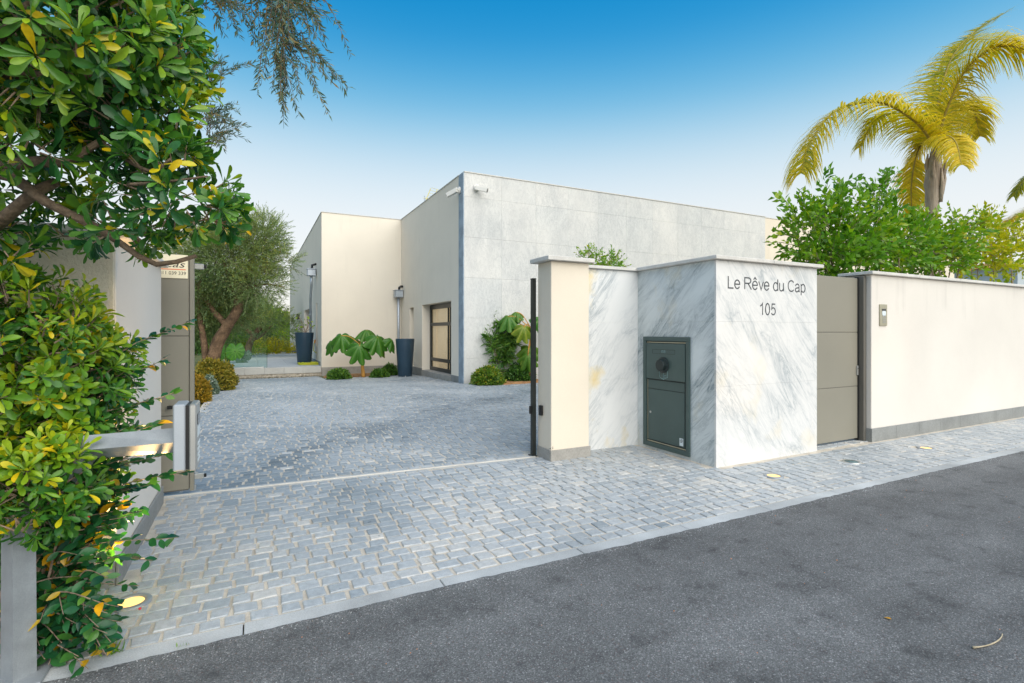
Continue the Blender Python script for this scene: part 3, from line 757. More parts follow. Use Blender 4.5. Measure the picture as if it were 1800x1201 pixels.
dr = mfx('lower_door', Y0 + T + .03, Y1 - T - .03, Z0 + T + .035, .768, .005, .011, 'mailbox', .002)
mfx('gasket', Y0 + T + .006, Y1 - T - .006, Z0 + T + .008, Z0 + T + .020, .004, .010, 'brass_edge', .001)
mfx('gasket', Y1 - T - .022, Y1 - T - .014, Z0 + T + .03, .885, .004, .009, 'brass_edge', .001)
sl = MB()
for (a, b, c, d_) in ((4.63, 5.02, 1.272, 1.276), (4.63, 5.02, 1.222, 1.226), (4.63, 4.634, 1.226, 1.272), (5.016, 5.02, 1.226, 1.272)):
    sl.box((XF - .0315, a, c), (XF - .0302, b, d_))
sl.build('slot_outline', 'mailbox_dark', fl)
en = MB()
for (a, b, c, d_) in ((4.795, 4.855, 1.262, 1.264), (4.795, 4.855, 1.236, 1.238), (4.795, 4.797, 1.238, 1.262), (4.853, 4.855, 1.238, 1.262)): en.box((XF - .0316, a, c), (XF - .0303, b, d_))
en.tube([(XF - .031, 4.797, 1.262), (XF - .031, 4.825, 1.246), (XF - .031, 4.853, 1.262)], .0012, 4)
en.build('letter_symbol', 'print_pale', fl)
kn = MB(); kc = (XF - .03, 4.825, 1.085)
prof = [(.095, 0), (.10, .004), (.10, .010), (.088, .014), (.074, .020), (.072, .060), (.066, .068), (.0, .070)]
Vk = []; nk = 28
for r_, h_ in prof:
    for k in range(nk):
        a = 2 * math.pi * k / nk; rr = r_ * (1 + (.05 if (k // 2) % 2 and .015 < h_ < .066 else 0)); Vk.append((kc[0] - h_, kc[1] + rr * math.cos(a), kc[2] + rr * math.sin(a)))
kn.add(Vk, [(i * nk + k, (i + 1) * nk + k, (i + 1) * nk + (k + 1) % nk, i * nk + (k + 1) % nk) for i in range(len(prof) - 1) for k in range(nk)])
ko = kn.build('knob', 'mailbox_dark', fl)
cu = MB()                                        # printed outline of a parcel
def iso(pts): cu.tube([(XF - .0312, 4.825 + a, 0.985 + b) for a, b in pts], .0016, 4)
iso([(-.07, .035), (0, .06), (.07, .035), (.07, -.05), (0, -.08), (-.07, -.05), (-.07, .035), (0, .008), (.07, .035)]); iso([(0, .008), (0, -.08)]); iso([(-.018, -.03), (-.018, -.062), (-.045, -.052), (-.045, -.022), (-.018, -.03)])
cu.build('parcel_symbol', 'print_pale', fl)
lk = MB().lathe([(.014, 0), (.014, .006), (.006, .008)], (0, 0, 0), 14); lk.v = [(XF - .011 - z, 5.075 + x, .47 + y) for x, y, z in lk.v]; lk.build('lock', 'steel', dr)
st = mfx('sticker', 4.515, 4.575, .135, .225, .0112, .012, 'sticker', 0)
MB().box((XF - .0128, 4.522, .19), (XF - .0121, 4.568, .198)).box((XF - .0128, 4.53, .175), (XF - .0121, 4.565, .182)).box((XF - .0128, 4.522, .205), (XF - .0121, 4.555, .213)).build('sticker_print', 'letter_dark', dr)
# pedestrian gate
pg = thing('pedestrian_gate', 'taupe metal pedestrian gate of three flat panels beside the marble wall', 'gate', (6.95, 4.22, 0))
for a, b in ((.03, .745), (.751, 1.487), (1.493, 2.235)):
    box('panel', (6.345, 4.17, a), (7.44, 4.21, b), 'gate_taupe', pg, .004)
box('leaf_core', (6.35, 4.178, .035), (7.43, 4.203, 2.23), 'gate_taupe_dark', pg, 0)
box('jamb_seal', (7.443, 4.16, .0), (7.458, 4.215, 2.25), 'black_plastic', pg, .002)
box('jamb_post', (7.46, 4.10, -.05), (7.525, 4.22, 2.26), 'gate_taupe_dark', pg, .004)
lkp = box('lock_plate', (7.405, 4.152, .90), (7.44, 4.169, 1.03), 'steel', pg, .003)
MB().lathe([(.012, 0), (.012, .006)], (7.42, 4.145, .99), 10).build('keyhole', 'dark_metal', lkp)
# intercom on the right wall
ic = thing('wall_intercom', 'small bronze keypad intercom plate on the cream wall beside the gate', 'intercom', (7.8, 4.03, 1.58))
pa, pb = on_y(1545, 535, 4.04), on_y(1557.5, 573, 4.04); ix0, ix1, iz1, iz0 = pa[0], pb[0], pa[2], pb[2]; iw, ih = ix1 - ix0, iz1 - iz0
box('plate', (ix0, 4.024, iz0), (ix1, 4.0385, iz1), 'brass_edge', ic, .003)
box('camera_window', (ix0 + .24 * iw, 4.020, iz0 + .69 * ih), (ix0 + .80 * iw, 4.0235, iz0 + .79 * ih), 'dark_glass', ic, .002)
sp = MB().lathe([(.26 * iw, 0), (.26 * iw, .003)], (0, 0, 0), 18); sp.v = [(ix0 + .52 * iw + a, 4.0235 - c, iz0 + .59 * ih + b) for a, b, c in sp.v]; sp.build('name_disc', 'sticker', ic)
for r_ in range(4):
    for c_ in range(3):
        bx_ = ix0 + iw * (.34 + .17 * c_); bz_ = iz0 + ih * (.14 + .095 * r_)
        box('button', (bx_, 4.0205, bz_), (bx_ + .10 * iw, 4.0235, bz_ + .055 * ih), 'steel', ic, .001)
# sliding gate (open, parked behind the left wall)
sg = thing('sliding_gate', 'open taupe sliding gate leaf parked behind the white return wall', 'gate', (-2.3, 5.58, .03))
for a, b in ((.05, .73), (.736, 1.455), (1.461, 2.16)):
    box('panel', (-4.6, 5.545, a), (-.535, 5.575, b), 'gate_taupe', sg, .004)
box('leaf_core', (-4.6, 5.552, .04), (-.54, 5.569, 2.165), 'gate_taupe_dark', sg, 0)
box('end_post', (-.532, 5.535, .035), (-.497, 5.60, 2.18), 'gate_taupe', sg, .004)
for zz in (.16, 2.11):
    b_ = box('guide_bracket', (-.4965, 5.555, zz - .03), (-.42, 5.59, zz + .02), 'steel', sg, .003)
    box('buffer', (-.4195, 5.56, zz - .02), (-.40, 5.585, zz + .012), 'black_plastic', b_, .004)
box('photocell_tab', (-.70, 5.50, .80), (-.66, 5.53, .83), 'black_plastic', sg, .002)
sn = thing('security_sign', 'cream security company sign with red line on the sliding gate', 'sign', (-.66, 5.54, 2.0))
box('plate', (-.84, 5.538, 1.985), (-.545, 5.5435, 2.20), 'sign_cream', sn, .001)
text_mesh('sign_number', '0811 039 339', .042, 'ink', sn, (-.785, 5.5375, 2.018), (1, 0, 0), .225, .0006)
text_mesh('sign_name', 'cas', .085, 'ink', sn, (-.71, 5.5375, 2.085), (1, 0, 0), .145, .0006, slant=.3)
box('red_line', (-.80, 5.5365, 2.062), (-.56, 5.5378, 2.070), 'sign_red', sn, 0)
# ------------------------------------------------------------------ recessed ground lights
def ground_light(x, y, label, watts):
    t = thing('ground_light', label, 'light', (x, y, 0), 'round lights sunk in the setts')
    MB().lathe([(.098, -.03), (.098, .003), (.094, .007), (.066, .007), (.064, .002), (.064, -.03)], (x, y, 0), 28, closed=False).build('rim', 'steel_worn', t, True)
    MB().lathe([(.0635, -.02), (.0635, .001), (.03, .003), (.002, .003)], (x, y, 0), 24).build('lens', 'lamp_lens', t, True)
    ld = bpy.data.lights.new('uplight', 'SPOT'); ld.energy = watts; ld.color = (1, .62, .25); ld.spot_size = R(100); ld.spot_blend = .8; ld.shadow_soft_size = .05
    lo = bpy.data.objects.new('uplight', ld); COL.objects.link(lo); lo.parent = t; lo.location = (0, 0, .03); lo.rotation_euler = (R(180), 0, 0)
ground_light(*LAMPS[0], 'lit round ground light beside the overgrown left-hand shrubs', 70)
ground_light(*LAMPS[1], 'lit round ground light in front of the marble wall', 5)
ground_light(*LAMPS[2], 'lit round ground light in front of the long cream wall', 5)
dk = thing('ground_disc', 'unlit round dark glass ground light in front of the pedestrian gate', 'light', (*DISC, 0))
MB().lathe([(.098, -.03), (.098, .003), (.094, .006), (.07, .006)], (*DISC, 0), 28).build('rim', 'steel', dk, True)
MB().lathe([(.069, -.02), (.069, .0065), (.002, .0075)], (*DISC, 0), 24).build('lens', 'disc_teal', dk, True)
# ------------------------------------------------------------------ villa
XH, YH, ZR, YR, XL = 5.49, 14.03, 6.17, 21.24, 2.35
vl = thing('villa', 'flat-roofed cream modern villa with pale stone clad front behind the gate', 'house', (9, 22, 0))
def hb(name, a, b, mat='plaster_house', bev=.006, parent=None): return box(name, a, b, mat, parent or vl, bev)
# front wall, cladding slabs, edge strip
hb('wall', (XH + .02, YH + .03, -.4), (34, YH + .36, ZR - .02), bev=0)
wc = 1.193; zc = [-.1, .71, 1.90, 3.09, 4.28, 5.47, ZR]
for c in range(11):
    for r_ in range(6):
        x0, x1 = XH + .03 + c * wc, XH + .03 + (c + 1) * wc
        if c == 0: x0 = XH
        p = random.uniform(0, .0015); t = random.random()
        MB().box((x0 + .0013, YH - p, zc[r_] + .0013), (x1 - .0013, YH + .029, zc[r_ + 1] - .0013), .0015, t).build('cladding_slab', 'cladding', vl)
xe = XH + .03 + 11 * wc
hb('wall_section', (xe + .03, YH + .025, -.1), (34, YH + .0295, ZR - .03), 'plaster_cream', 0)
hb('roof_trim', (XH, YH - .02, ZR + .002), (xe, YH + .40, ZR + .035), 'coping', .004)
hb('roof_trim', (xe + .003, YH + .01, ZR - .018), (34, YH + .40, ZR + .015), 'coping', .004)
zz = [-.05, 1.15, 2.28, 3.45, 4.55, 5.59, ZR]
for a, b in zip(zz[:-1], zz[1:]): hb('edge_stone', (XH - .03, YH + .002, a + .002), (XH + .018, YH + .37, b - .002), 'stone_blue', .003)
# left wall of the front block with door opening and slot niche
OY0, OY1, OZ0, OZ1 = 15.13, 18.23, .10, 2.47; NY0, NY1, NZ0, NZ1 = 19.35, 19.92, .15, 2.44
Wt = .55
def lw(y0, y1, z0, z1): hb('wall', (XH, y0, z0), (XH + Wt, y1, z1), bev=0)
lw(YH + .372, OY0, -.4, ZR - .001); lw(OY0, OY1, OZ1, ZR - .001); lw(OY1, NY0, -.4, ZR - .001); lw(NY0, NY1, NZ1, ZR - .001); lw(NY1, YR + .3, -.4, ZR - .001)
lw(OY0, OY1, -.4, OZ0 - .02); lw(NY0, NY1, -.4, NZ0)
hb('niche_back', (XH + .22, NY0, NZ0), (XH + .26, NY1, NZ1), 'plaster_cream', 0)
hb('door_step', (XH - .025, OY0 - .0, -.25), (XH + .5, OY1, OZ0), 'skirting_warm', .004)
for a, b in ((YH + .373, OY0 - .002), (OY1 + .002, YR - .02)): skirting_run(vl, XH - .016, XH - .001, a, b, -.35, .155, 'skirting_grey', .9, axis='y')
XD = on_y(757, 541, OY1)[0]                     # plane of the recessed door
wd = hb('glazed_door', (XD + .005, OY0, OZ0), (XD + .012, OY1, OZ1), 'window_glass', 0)
fm = MB()
def bar(y0, y1, z0, z1, th=.035): fm.box((XD - th, y0, z0), (XD + .03, y1, z1), .004)
bar(OY1 - .16, OY1, OZ0, OZ1); bar(OY0, OY0 + .16, OZ0, OZ1); bar(OY0 + .16, OY1 - .16, OZ1 - .17, OZ1); bar(OY0 + .16, OY1 - .16, OZ0, OZ0 + .13)
fm.build('door_frame', 'dark_metal', wd)
for zb in (1.70, .44):
    box('glazing_bar', (XD - .03, OY0 + .161, zb), (XD + .028, OY1 - .161, zb + .12), 'dark_metal', wd, .004)
for yb in (on_x(788.5, 600, XD)[1], 16.05): box('glazing_bar', (XD - .026, yb, OZ0 + .131), (XD + .026, yb + .035, OZ1 - .171), 'dark_metal', wd, .003)
box('blind', (XD + .04, OY0 + .1, OZ0), (XD + .055, OY1 - .15, OZ1), 'glowing_blind', wd, 0)
box('blind_pelmet', (XD + .022, OY1 - .62, OZ0 + .1), (XD + .035, OY1 - .17, OZ1), 'glowing_blind', wd, 0)
# rear block
hb('wall', (XL, YR, -.4), (XH - .001, YR + .35, ZR), bev=0)
DY0, DY1, DZ1 = 25.0, 28.9, 2.6
def rw(y0, y1, z0, z1): hb('wall', (XL, y0, z0), (XL + .4, y1, z1), bev=0)
rw(YR + .351, 22.75, -.4, ZR - .001); rw(22.75, 23.15, -.4, .9); rw(22.75, 23.15, 2.7, ZR - .001); rw(23.15, DY0, -.4, ZR - .001); rw(DY0, DY1, DZ1, ZR - .001); rw(DY1, 40.8, -.4, ZR - .001)
hb('window_pane', (XL + .2, 22.75, .9), (XL + .21, 23.15, 2.7), 'dark_glass', 0)
d2 = hb('side_door', (XL + .34, DY0, .14), (XL + .38, DY1, DZ1), 'dark_glass', 0)
MB().box((XL + .30, DY0, .14), (XL + .345, DY0 + .12, DZ1)).box((XL + .30, DY1 - .12, .14), (XL + .345, DY1, DZ1)).box((XL + .30, 26.9, .14), (XL + .345, 27.0, DZ1)).build('door_frame', 'dark_metal', d2)
skirting_run(vl, XL + .0, XH - .02, YR - .016, YR - .001, -.35, .10, 'skirting_warm', .8)
skirting_run(vl, XL - .016, XL - .001, YR + .36, DY0 - .01, .14, .30, 'skirting_grey', .9, axis='y')
skirting_run(vl, XL - .016, XL - .001, DY1 + .01, 40.8, .14, .30, 'skirting_grey', .9, axis='y')
hb('roof', (XH + .01, YH + .362, 5.6), (34, 40, 5.9), 'coping', 0)
hb('roof', (XL + .402, YR + .352, 5.6), (XH - .001, 40.7, 5.9), 'coping', 0)
hb('roof_trim', (XL - .02, YR - .02, ZR + .002), (XH - .01, YR + .40, ZR + .03), 'coping', .004)
hb('roof_trim', (XL - .02, YR + .402, ZR + .003), (XL + .42, 40.8, ZR + .031), 'coping', .004)
hb('roof_trim', (XH - .02, YH + .402, ZR + .001), (XH + .57, YR + .40, ZR + .032), 'coping', .004)
hb('wall', (XL, 40.81, -.4), (34, 41.1, ZR), bev=0); hb('wall', (33.7, YH + .37, -.4), (34, 40.8, ZR - .03), bev=0)
# rain-water pipes
def downpipe(label, pts, hop, face):
    t = thing('downpipe', label, 'pipe', (pts[-1][0], pts[-1][1], pts[-1][2]))
    hx, hy, hz = hop
    box('hopper', (hx - .17, hy - .17, hz - .16), (hx + .16, hy + .17, hz + .12), 'zinc', t, .02)
    box('hopper_rim', (hx - .19, hy - .19, hz + .12), (hx + .165, hy + .19, hz + .15), 'zinc', t, .006)
    MB().tube(pts, .052, 12).build('pipe', 'zinc', t, True)
    for q in (.25, .6):
        p = Vector(pts[-2]).lerp(Vector(pts[-1]), q)
        MB().lathe([(.062, -.02), (.062, .02)], p, 14).build('clip', 'zinc', t)
    return t
h1 = (XH - .18, 20.95, 3.06)
dp = downpipe('grey zinc rainwater pipe in the corner beside the planter pot', [(h1[0], h1[1], 3.0), (h1[0], h1[1], 1.6), (h1[0], h1[1], -.2)], h1, 0)
MB().tube([(h1[0] + .02, h1[1], 3.2), (h1[0] + .03, h1[1] - .02, 3.32), (h1[0] + .10, h1[1], 3.36), (h1[0] + .2, h1[1], 3.36)], .05, 10).build('spout', 'black_plastic', dp, True)
h2 = (XL - .2, 23.1, 4.0)
dp2 = downpipe('grey zinc rainwater pipe with kinked neck on the terrace wall', [(h2[0], h2[1], 3.9), (h2[0], h2[1], 3.45), (h2[0] + .02, h2[1] + .6, 2.95), (h2[0] + .02, h2[1] + .6, .14)], h2, 0)
MB().tube([(h2[0] + .02, h2[1], 4.12), (h2[0] + .03, h2[1], 4.3), (h2[0] + .2, h2[1], 4.36)], .05, 10).build('spout', 'black_plastic', dp2, True)
# wall lamps on the terrace side
for i, (yy, zz_) in enumerate(((36.9, 2.26), (32.2, 2.36))):
    b_ = box('wall_lamp', (XL - .16, yy - .12, zz_ - .16), (XL - .002, yy + .12, zz_ + .16), 'black_plastic', None, .01)
    tag(b_, ('black box wall lamp at the far end of the villa terrace wall', 'black box wall lamp nearer the side door of the villa terrace wall')[i], 'wall lamp', 'wall lamps on the terrace side')
# security cameras
def cctv(label, base, nrm, aim):
    base, nrm, aim = Vector(base), Vector(nrm), Vector(aim).normalized()
    t = thing('security_camera', label, 'camera', base)
    MB().tube([base, base + nrm * .05], [.11, .10], 20).build('mount', 'white_plastic', t, True)
    e = base + nrm * .15 + Vector((0, 0, -.05))
    MB().tube([base + nrm * .05, base + nrm * .14, e], [.055, .045, .045], 12).build('arm', 'white_plastic', t, True)
    MB().tube([e - aim * .08, e + aim * .28], .075, 4, rot=R(45), up=(0, 0, 1)).build('body', 'white_plastic', t)
    MB().tube([e + aim * .281, e + aim * .288], .068, 4, rot=R(45), up=(0, 0, 1)).build('front_glass', 'dark_glass', t)
    MB().tube([e - aim * .08 + Vector((0, 0, .058)), e + aim * .32 + Vector((0, 0, .058))], [.04, .04], 4, rot=R(45), up=(0, 0, 1)).build('sun_hood', 'white_plastic', t)
cctv('white bullet camera on the plain side of the villa corner', (XH - .032, 14.31, 5.70), (-1, 0, 0), (-.55, .75, -.32))
cctv('white bullet camera with dark front on the stone clad face', (5.88, YH - .004, 5.75), (0, -1, 0), (.75, -.6, -.25))
# roof aerial
an = thing('roof_aerial', 'small yellow grid television aerial on the villa roof', 'aerial', (6.4, 19.9, 5.9))
ac = Vector((6.35, 19.9, 6.95))
MB().tube([(ac.x - .25, ac.y, 5.9), (ac.x - .25, ac.y, 6.95)], .025, 8).build('mast', 'zinc', an)
for k, off in enumerate((-.12, .16, .44)):
    g_ = MB(); q0 = ac + Vector((off - .1, 0, -.22)); q1 = ac + Vector((off + .12, 0, .32))
    g_.tube([q0, q1], .016, 6)
    g_.build('reflector_bar', 'antenna', an)
gr_ = MB()
for k in range(6):
    f = k / 5; a = ac + Vector((-.22 + .22 * f, -.1, -.22 + .54 * f)); gr_.tube([a, a + Vector((.56, .25, 0))], .007, 5)
gr_.build('reflector_grid', 'antenna', an)
MB().tube([ac + Vector((-.3, 0, -.1)), ac + Vector((.42, 0, -.12))], .016, 6).build('boom', 'antenna', an)
# raised terrace
te = thing('terrace', '', '', (.6, 25, 0)); del te['label']; del te['category']; struct(te)
TX0 = -.99
n_ = 5; s_ = (XL - .01 - TX0) / n_
for i in range(n_): box('edge_slab', (TX0 + i * s_ + .002, YR - .02, -.10), (TX0 + (i + 1) * s_ - .002, YR + .4, .145), 'terrace', te, .006)
for j in range(14):
    for i in range(3):
        x0 = TX0 + i * 1.11; y0 = YR + .403 + j * 1.1
        box('paving_slab', (x0 + .002, y0, -.06), (min(XL - .02, x0 + 1.108), y0 + 1.096, .141), 'terrace', te, .004)
box('rubble_footing', (TX0 + .05, YR + .0, -.4), (XL - .02, YR + .3, -.103), 'rubble', te, .01)
for i in range(46):                              # rough stones under the terrace edge
    x0 = TX0 + .03 + i * .072; hh = random.uniform(.03, .09); s = random.uniform(.03, .06)
    m_ = MB().lathe([(s * .7, -.03), (s, .0), (s * .95, hh * .6), (s * .5, hh)], (x0, YR - .07 - random.random() * .3, gh(0, 21) - .0), 7, sq=(1.2, .9))
    m_.build('rubble_stone', 'rubble', te)
# glass balustrade
gb = thing('glass_balustrade', 'frameless greenish glass panel standing on the terrace edge', 'balustrade', (-.3, YR + .05, .145))
ga, gz = on_y(388, 600, YR + .05)[0], on_y(469, 600, YR + .05)[0]
box('glass_panel', (ga, YR + .05, .15), (gz, YR + .065, 1.46), 'glass', gb, 0)
for xx in (ga - .013, gz + .001): box('glass_edge', (xx, YR + .048, .15), (xx + .012, YR + .067, 1.46), 'glass_edge', gb, 0)
box('glass_panel', (ga + .002, YR + .07, .15), (ga + .014, YR + 2.6, 1.46), 'glass', gb, 0)
box('clamp', (ga + .1, YR + .035, .146), (gz - .1, YR + .08, .185), 'steel', gb, .003)

# ------------------------------------------------------------------ planter pots
def pot(label, base, h, rt_, rb):
    t = thing('planter_pot', label, 'planter', base, 'tall teal planters')
    MB().lathe([(rb * .96, 0), (rb, .015), (rt_, h - .01), (rt_, h), (rt_ - .03, h), (rt_ - .035, h - .10)], base, 40, closed=False).build('body', 'pot_teal', t, True)
    MB().lathe([(rt_ - .036, h - .12), (rt_ - .036, h - .09), (.02, h - .07)], base, 24).build('soil', 'soil', t, True)
    b0 = Vector(base) + Vector((-.05, -rb * .99, .03)); MB().tube([b0, b0 + Vector((-.003, -.025, 0))], .014, 8).build('drain_plug', 'white_plastic', t)
    return t
p1 = on_ground(712, 662); pot('tall teal tapered planter in the villa corner beside the big-leaved plant', tuple(p1), 1.36, .335, .245)
p2 = on_z(535, 640, .145); pt2 = pot('tall teal tapered planter on the raised terrace holding a bare shrub', tuple(p2), 1.32, .37, .27)

# yellow hose coil beside the terrace pot
hp = []
hc = np.array((p2[0] + .35, p2[1] - .45, .165))
for k in range(150):
    a = k * .25; rr = .42 + .10 * math.sin(k * .07) + random.uniform(-.01, .01); hp.append((hc[0] + rr * 1.25 * math.cos(a), hc[1] + rr * .8 * math.sin(a), hc[2] + .012 * (k // 25) % .07))
hp += [(hc[0] + .50, hc[1] + .45, .25), (XL - .12, hc[1] + .5, .7), (XL - .10, hc[1] + .45, 1.0), (XL - .08, hc[1] + .4, 1.05)]
hs_ = thing('garden_hose', 'coiled yellow garden hose lying beside the terrace planter', 'hose', tuple(hc))
MB().tube(hp, .017, 6).build('hose', 'hose', hs_, True)
MB().tube([(XL - .08, hc[1] + .4, 1.02), (XL - .07, hc[1] + .4, 1.16)], .03, 8).build('tap_connector', 'hose_orange', hs_)
MB().tube([(hc[0] - .35, hc[1] - .30, .19), (hc[0] - .12, hc[1] - .34, .19)], .03, 8).build('nozzle', 'hose_orange', hs_)

# ------------------------------------------------------------------ video intercom stand on the left kerb
PY = 2.94
st_ = thing('intercom_stand', 'bent square steel post carrying a driver-height video intercom among the shrubs', 'intercom', tuple(on_y(30, 1190, PY) * np.array((1, 1, 0))))
q0 = on_y(33, 1200, PY); q1 = on_y(33, 925, PY); q2 = on_y(158, 783, PY); q3 = on_y(322, 772, PY)
q0[2] = -.02; q2[2] = q3[2] = on_y(158, 786, PY)[2]
path = [q0, q1, q2, q3]
MB().tube(path, .060, 4, rot=0, up=(0, -1, 0)).build('post', 'steel_worn', st_)
hx0 = on_y(308, 700, PY)[0]; hx1 = hx0 + .050; zt = on_y(315, 708, PY)[2]; zb = on_y(315, 822, PY)[2]
box('back_box', (hx0, PY - .085, zb), (hx1, PY + .085, zt), 'steel_painted', st_, .006)
box('gasket', (hx1 + .0005, PY - .082, zb + .005), (hx1 + .014, PY + .082, zt - .006), 'black_plastic', st_, .001)
fp = box('front_panel', (hx1 + .0145, PY - .087, zb - .004), (hx1 + .046, PY + .087, zt - .001), 'steel', st_, .006)
xf = hx1 + .0462
box('screen', (xf, PY - .05, zt - .105), (xf + .002, PY + .06, zt - .055), 'dark_glass', fp, .001)
box('name_card', (xf, PY - .05, zt - .165), (xf + .002, PY + .06, zt - .115), 'sticker', fp, .001)
for r_ in range(4):
    for c_ in range(3): box('button', (xf, PY - .05 + c_ * .04, zb + .03 + r_ * .026), (xf + .0025, PY - .022 + c_ * .04, zb + .046 + r_ * .026), 'sticker', fp, .001)
box('base_plate', (q0[0] - .1, PY - .1, -.01), (q0[0] + .1, PY + .1, .012), 'steel_worn', st_, .003)

# ------------------------------------------------------------------ things lying on the road
tw = on_z(1710, 1142); tw2 = on_z(1762, 1118)
pth = [(tw[0] + (tw2[0] - tw[0]) * f, tw[1] + (tw2[1] - tw[1]) * f - .022 * math.sin(math.pi * f) ** .8, .010) for f in np.linspace(0, 1, 9)]
tag(MB().tube(pth, [.006, .0035, .003, .003, .003, .003, .003, .0028, .003], 6, wob=.2).build('twig', 'twig', None, True), 'curved dry pale twig lying on the asphalt', 'twig')
fl_ = on_z(1567, 1093)
tag(mesh_obj('fallen_leaf', (OVAL[0] * .035 + np.array((fl_[0], fl_[1], .012))), [tuple(q) for q in OVAL[1]], np.full(len(OVAL[0]), 1.), 'leaf_oval'), 'tiny fallen orange leaf on the asphalt', 'leaf')
def tuft(px, py, n, h, label):
    b = on_z(px, py); P_ = np.tile(b, (n, 1)) + rng.normal(size=(n, 3)) * np.array((.02, .006, 0)); D_ = rand_dir(n) * .7; D_[:, 2] = np.abs(D_[:, 2]) + .5
    tag(leaf_cloud('grass_tuft', LANCE, P_, D_, rand_dir(n), rng.uniform(.5, 1, n) * h, rng.random(n), 'leaf_grass', None), label, 'weed')
tuft(200, 1150, 14, .07, 'tiny green weed tuft at the kerb below the shrubs')
tuft(316, 1138, 8, .03, 'tiny weed sprouting at the asphalt edge')
# ------------------------------------------------------------------ vegetation
def blob_points(blobs, n, shell=.0):
    """points spread over several ellipsoids (centre, radii), share by volume; returns position and outward direction"""
    vol = np.array([np.prod(b[1]) ** .8 for b in blobs]); cnt = rng.multinomial(n, vol / vol.sum()); P_, D_ = [], []
    for (c, r), k in zip(blobs, cnt):
        p, d = in_ellipsoid(k, c, r, shell); P_.append(p); D_.append(d)
    return np.concatenate(P_), np.concatenate(D_)
def pxblob(px, py, d, rx, ry=None, rd=None):
    """ellipsoid given by the direction it is seen in, its distance and its half-size in metres"""
    ry = ry or rx; rd = rd or rx
    c = at_d(px, py, d); return (c, (rx * .95 + rd * .05, rd * .95 + rx * .05, ry))
def sprig_arrays(O, D, L, k, leaf, spread=.75, droop=0., jitter=.15, opp=False):
    """k leaves alternating along each sprig"""
    N = len(O); D = norm(D); side = norm(np.cross(D, rand_dir(N))); up = np.cross(side, D)
    Ps, Ds, Ns = [], [], []
    for i in range(k):
        t = (i + 1) / k
        p = O + D * (L * t)[:, None]; p[:, 2] -= droop * (L * t) ** 2
        a = math.pi * i + rng.normal(size=N) * .5
        s = side * np.cos(a)[:, None] + up * np.sin(a)[:, None] * .6
        dd = D * (.75 + .6 * t) + s * spread * (1.15 - .7 * t) + rng.normal(size=(N, 3)) * jitter
        dd[:, 2] -= droop * L * t
        Ps.append(p); Ds.append(norm(dd)); Ns.append(norm(np.cross(s, D) + rng.normal(size=(N, 3)) * .5 + np.array((0, 0, .5))))
    S = np.tile(leaf * rng.uniform(.75, 1.2, N), k)
    return np.concatenate(Ps), np.concatenate(Ds), np.concatenate(Ns), S
def twigs(name, O, D, L, r, mat, parent, droop=0.):
    m = MB()
    for o, d, l in zip(O, norm(D), L):
        a = np.array(o); b = a + d * l * .5 - np.array((0, 0, droop * (l * .5) ** 2)); c = a + d * l - np.array((0, 0, droop * l * l))
        m.tube([a, b, c], [r, r * .8, r * .4], 4, caps=False)
    return stuff(m.build(name, mat, parent))
def limb(parent, pts, r0, r1, mat='bark', name='branch', n=8, seg=14, wob=.0):
    p = bez(pts, seg); k = len(p); rad = [r0 + (r1 - r0) * (i / (k - 1)) ** .8 for i in range(k)]
    return MB().tube(p, rad, n, wob=wob).build(name, mat, parent, True)

# ---- rosette-leaved evergreen (large tree overhead and the shrub below)
def rosettes(C_, A_, nl, leaf, tint, tvar, yellow=.04):
    Ps, Ds, Ns, Ss, Ts = [], [], [], [], []
    for c, a, tb in zip(C_, norm(A_), tint):
        k = nl + rng.integers(-2, 3); x = norm(np.cross(a, rand_dir(1)[0])); y = np.cross(a, x); sz = leaf * rng.uniform(.75, 1.2)
        for i in range(k):
            an = 2.4 * i + rng.normal() * .2; f = i / k
            el = R(18 + 58 * f) + rng.normal() * .14          # outer leaves spread flat, inner stand up
            rad = x * math.cos(an) + y * math.sin(an)
            d = rad * math.cos(el) + a * math.sin(el)
            Ps.append(c + a * (.035 * f - .015) + rad * .008); Ds.append(d); Ns.append(a * math.cos(el) - rad * math.sin(el))
            Ss.append(sz * rng.uniform(.7, 1.1) * (1 - .25 * f)); t = tb + tvar * f + rng.normal() * .07
            if rng.random() < yellow: t = rng.uniform(.86, 1)
            Ts.append(t)
    return tuple(np.array(v) for v in (Ps, Ds, Ns, Ss, Ts))
def rosette_plant(parent, blobs, n_out, n_in, leaf, mat, tint, ups, pick=300, tvar=.2, yellow=.04):
    P1, D1 = blob_points(blobs, n_out, .86); P2, D2 = blob_points(blobs, n_in, .3)
    C_ = np.concatenate([P1, P2]); A_ = norm(np.concatenate([D1, D2 + rng.normal(size=D2.shape) * .5])) + np.array(ups)
    keep = np.ones(len(C_), bool)
    C_ = C_[keep]; A_ = A_[keep]
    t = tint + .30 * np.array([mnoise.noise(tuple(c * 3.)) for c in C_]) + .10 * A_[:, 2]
    t[len(P1):] -= .20  # inner rosettes darkened: crown shade put into the leaf tint
    a = rosettes(C_, A_, 10, leaf, t, tvar, yellow)
    leaf_cloud('foliage', PITTO, *a, mat, parent, pick, True)
    twigs('twigs', C_ - norm(A_) * .09, A_, np.full(len(C_), .09), .004, 'bark_pale', parent)
    return C_
ev = thing('evergreen_tree', 'broad glossy-leaved evergreen tree overhanging the left wall and pavement', 'tree', (-1.75, 3.2, 0))
